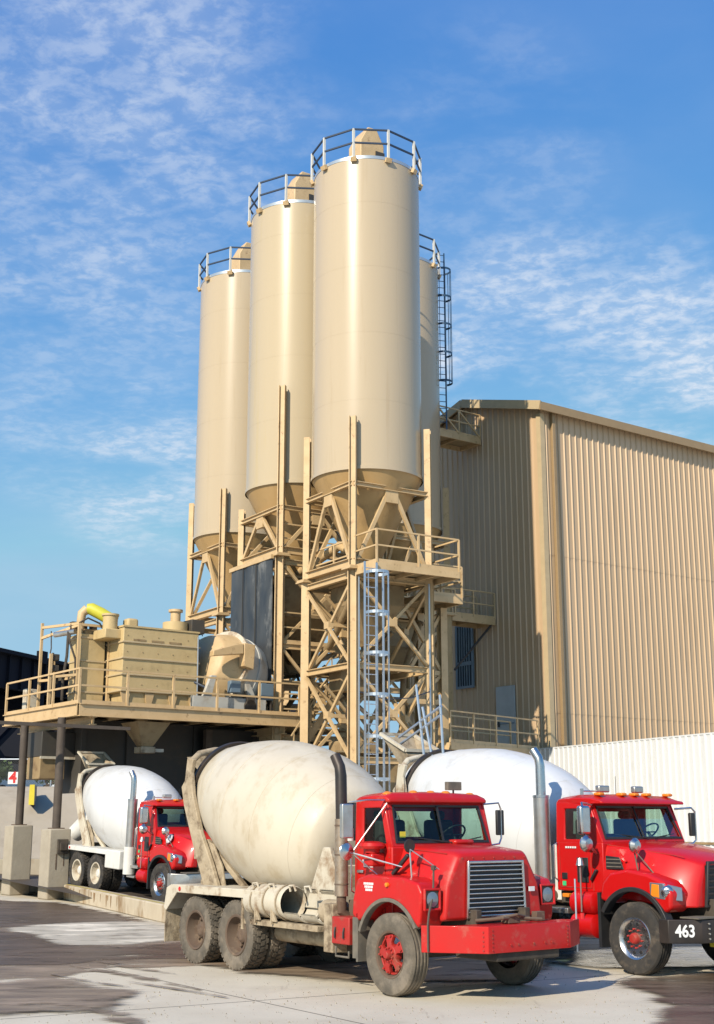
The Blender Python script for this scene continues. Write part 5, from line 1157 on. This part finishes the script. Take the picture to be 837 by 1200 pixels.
# joints and grit
for a, b2 in (((-7,14.2),(9,14.2+9)),((-12,22),(4,33)),((2.5,12),(-8,27))):
    A = Vector(a); B = Vector(b2); d = (B-A).normalized(); nn = Vector((-d.y,d.x))*.010
    m = MB(); m.add([(p.x,p.y,.0015) for p in (A+nn,A-nn,B-nn,B+nn)], [(0,1,2,3)]); tag(m.build('paving_joint', M['postd']), kind='structure')
m = MB(); rg = random.Random(11)
for k in range(2600):
    y = 14.5+18*rg.random()**1.5; x = rg.uniform(-.32,.32)*y; r_ = .003+.010*rg.random()**3
    vs = [(x+r_*rg.uniform(.6,1.2)*cos(t), y+r_*rg.uniform(.6,1.2)*sin(t), .03) for t in (0,1.3,2.5,3.8,5)]
    n0 = [(a,b,.0) for a,b,_ in vs]; n1 = [(x+(a-x)*.6,y+(b-y)*.6,r_*.6+.010) for a,b,_ in vs]
    m.add(n0+n1, [(4,3,2,1,0),(5,6,7,8,9)]+[(i,(i+1)%5,(i+1)%5+5,i+5) for i in range(5)])
gt = m.build('loose_grit', mat('grit', (.46,.39,.29), .9, 0, (.25,.20,.15), 3, 1)); tag(gt, 'loose grit and crumbs of concrete scattered over the yard', 'grit', kind='stuff')
rk = random.Random(9)
for k in range(11):
    t = .2+rk.random()*6.8; w2 = rk.uniform(.05,.22); h2 = rk.uniform(.12,.36); p = kd*t-kn*.004
    q = [p+Vector((0,0,.36)), p+kd*w2+Vector((0,0,.36)), p+kd*w2*.8+Vector((0,0,.36-h2*.7)), p+kd*w2*.5+Vector((0,0,.36-h2)), p+kd*w2*.25+Vector((0,0,.36-h2*.6))]
    MB().add([tuple(a) for a in q]+[tuple(a-kn*.002) for a in q], [(0,1,2,3,4),(9,8,7,6,5)]+[(i,(i+1)%5,(i+1)%5+5,i+5) for i in range(5)]).build('rust_streak', M['kerb_r'], kb)
# sloping bank and plateau
m = MB(); rows = [(44,.0),(46,.9),(50,1.6),(56,2.75),(61.5,3.75),(64,3.9),(400,3.9)]; nx = 30; xs = [-120+100*i/nx for i in range(nx)]+[-6+14*i/6 for i in range(7)]
vs = []
rb = random.Random(5)
for y, z in rows:
    for x in xs: vs.append((x, y, z + (rb.random()-.5)*(.16 if 0 < z < 3.8 else 0)))
n = len(xs); fs = [(j*n+i, j*n+i+1, (j+1)*n+i+1, (j+1)*n+i) for j in range(len(rows)-1) for i in range(n-1)]
for i, p in enumerate(vs):
    if p[0] > -9 and p[1] < 60: vs[i] = (p[0], p[1], -.3)
m.add(vs, fs); tag(m.build('embankment', M['bank'], None, smooth=True), kind='structure')
lw = empty('low_concrete_wall', (-22,43.9,0), 0, 'low stained concrete wall at the foot of the bank, left of the pedestals', 'wall')
MB().box(0,12.0,0,.35,0,1.05).build('wall', M['conc'], lw, bevel=.03); MB().box(0,12.0,-.35,0,0,.35).build('footing', M['conc'], lw, bevel=.03)
# yellow-ended jersey barrier
jb = empty('concrete_barrier', (-14.15,57.6,2.95), R(10), 'concrete barrier with a bright yellow end, on the bank', 'barrier')
pj = [(-.11,0),(.11,0),(.11,.4),(.10,.85),(-.10,.85),(-.11,.4)]
MB().prism(pj, 0, 1.6, 'xz').build('block', M['conc'], jb, bevel=.02); MB().prism([(x*1.04, z*1.01+.0) for x, z in pj], -.03, -.001, 'xz').build('yellow_end', M['yel_s'], jb)
# fence
fc = empty('chain_link_fence', (-40,62.5,3.85), 0, 'chain link fence along the top of the bank', 'fence')
MB().box(0,36,0,.004,.05,1.25).build('mesh', M['chain'], fc)
for k in range(15): MB().cyl((k*2.55,.03,0),(k*2.55,.03,1.32),.035,n=8).build('post', M['galv'], fc)
MB().cyl((0,.03,1.28),(36,.03,1.28),.025,n=8).build('top_rail', M['galv'], fc)
def fsign(px, w_, h_, txt, label):
    X = (px-418.5)/1516*60.9; s_ = empty('fence_sign', (X,62.42,4.25), 0, label, 'sign')
    MB().box(-w_/2,w_/2,-.015,.015,-h_/2,h_/2).build('board', M['white_s'], s_)
    if txt: text_mesh('numeral', txt, .72, M['red_s'], s_, (0,-.02,0), (R(90),0,0), bold=.02)
fsign(13.5,.46,.56,'4','white sign with a red number 4 on the fence')
fsign(77.5,.20,.56,None,'narrow white sign on the fence beside the right platform post')
# bushes behind fence
def bush(X, Y, z, w_, h_, label, n=900):
    r = empty('bush', (X,Y,z), 0, label, 'bush', 'bushes behind the chain link fence'); rn = random.Random(int(X*10))
    m = MB(); cl = [(rn.uniform(-w_/2,w_/2), rn.uniform(-.8,.8), rn.uniform(.3,h_), rn.uniform(.3,.6)) for _ in range(12)]
    for k in range(n):
        c = rn.choice(cl); d = Vector((rn.gauss(0,1),rn.gauss(0,1),rn.gauss(0,1))).normalized()*c[3]*rn.uniform(.6,1.1); p = Vector(c[:3])+d
        a = Vector((rn.gauss(0,1),rn.gauss(0,1),rn.gauss(0,1))).normalized()*.10; b = a.cross(Vector((rn.gauss(0,1),rn.gauss(0,1),rn.gauss(0,1)))).normalized()*.06
        m.add([p-a,p+b,p+a,p-b], [(0,1,2,3)])
    m.build('foliage', M['leaf'], r)
    m = MB()
    for k in range(6): m.tube([(rn.uniform(-.2,.2),0,0), Vector(cl[k][:3])*.6, cl[k][:3]], [.04,.03,.015], 5)
    m.build('stem', M['bark'], r)
bush(-15.3,65.0,3.85,2.2,1.4,'leafy green bush behind the fence between the two platform posts')
bush(-18.2,65.5,3.85,1.6,1.0,'low green bush behind the fence beside the number 4 sign')
# parked cars beyond fence
def car(X, Y, rz, col, label):
    r = empty('parked_car', (X,Y,3.92), rz, label, 'car', 'cars parked beyond the fence'); pm = mat('car_paint', col, .3, 0, coat=.5)
    MB().prism([(-2.2,.35),(2.2,.35),(2.25,.75),(1.3,.92),(.6,1.38),(-1.0,1.42),(-1.75,.98),(-2.25,.9)], -.85, .85).build('body', pm, r, bevel=.08, seg=3)
    for s in (-1,1):
        MB().prism([(1.1,.95),(.55,1.30),(-.95,1.34),(-1.55,.98)], *sorted((s*.853, s*.862))).build('side_window', M['win_g'], r)
        for x in (-1.4,1.4): MB().cyl((x,s*.70,.33),(x,s*.88,.33),.33,n=20).build('wheel', M['tyre'], r, bevel=.03)
    return r
car(-21.5,86,R(5),(.75,.78,.8),'white car parked under the dark viaduct, left of the first platform post')
car(-13.6,70,R(8),(.55,.6,.66),'silver car parked behind the fence near the right platform post')
car(-11.3,71,R(-4),(.10,.12,.16),'dark car parked behind the fence above the distant white drum')
# viaduct
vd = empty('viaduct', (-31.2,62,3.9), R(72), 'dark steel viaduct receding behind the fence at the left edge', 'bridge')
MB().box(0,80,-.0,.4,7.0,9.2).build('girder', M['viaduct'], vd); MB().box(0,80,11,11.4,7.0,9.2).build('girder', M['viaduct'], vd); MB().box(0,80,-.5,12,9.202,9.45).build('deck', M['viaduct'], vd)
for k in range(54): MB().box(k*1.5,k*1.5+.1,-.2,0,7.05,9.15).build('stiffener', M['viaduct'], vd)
for k in range(1,9): MB().box(k*9.7-.4,k*9.7+.4,-.6,-.2,9.0,9.85).build('parapet_post', M['viaduct'], vd)
for k in range(9):
    x = 3+k*9
    for y in (.6,10.5): MB().box(x-.45,x+.45,y-.4,y+.4,-.1,7.0).build('column', M['viaduct'], vd)
    MB().box(x-.3,x+.3,0,11,6.0,6.98).build('crosshead', M['viaduct'], vd)
    if k < 8:
        for (za, zb_) in ((.3,5.9),(5.9,.3)): part_beam(vd, 'brace', (x+.4,.6,za),(x+8.6,.6,zb_),.35,.35,M['viaduct'])
        part_beam(vd, 'brace', (x+.4,10.5,3.2),(x+8.6,10.5,3.2),.5,.5,M['viaduct'])
ab = empty('underbridge_dark_wall', (-62,118,3.9), R(-3), 'dark wall added behind the viaduct to stand for the shade beneath it', 'wall')  # near-black wall added to block the sky, standing for shade under the bridge
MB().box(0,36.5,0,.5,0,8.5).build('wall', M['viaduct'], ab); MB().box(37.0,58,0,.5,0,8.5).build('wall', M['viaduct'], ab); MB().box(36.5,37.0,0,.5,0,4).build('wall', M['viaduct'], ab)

# clutter at the foot of the towers: low machine shed and aggregate bin
sh = empty('machine_shed', mloc(-1.9,3.6,0), SG, 'brown machine shed standing low behind the front tower', 'shed')
MB().box(-.6,3.4,0,3.4,0,4.4).build('wall', M['steel_d'], sh); MB().box(-.7,3.5,-.1,3.5,4.402,4.52).build('roof', M['roof'], sh)
for x in (-.2,1.4): MB().box(x,x+.8,-.04,-.002,2.9,3.9).build('window', M['win_g'], sh)
ag = empty('aggregate_bin', mloc(.6,.2,0), SG, 'dusty steel aggregate bin at the foot of the front tower', 'bin')
m = MB(); frustum(m, 0,0,1.6,.4,3.0,1.1); m.build('cone', M['steel_d'], ag); MB().box(-1.1,1.1,-1.1,1.1,3.002,4.0).build('bin', M['steel_d'], ag, bevel=.02)
for x, y in ((-1,-1),(1,-1),(1,1),(-1,1)): part_beam(ag, 'leg', (x,y,0),(x,y,3.0),.12,.12,M['steel_d'])

S.render.film_transparent = False
S.cycles.max_bounces = 5; S.cycles.diffuse_bounces = 1; S.cycles.transparent_max_bounces = 10
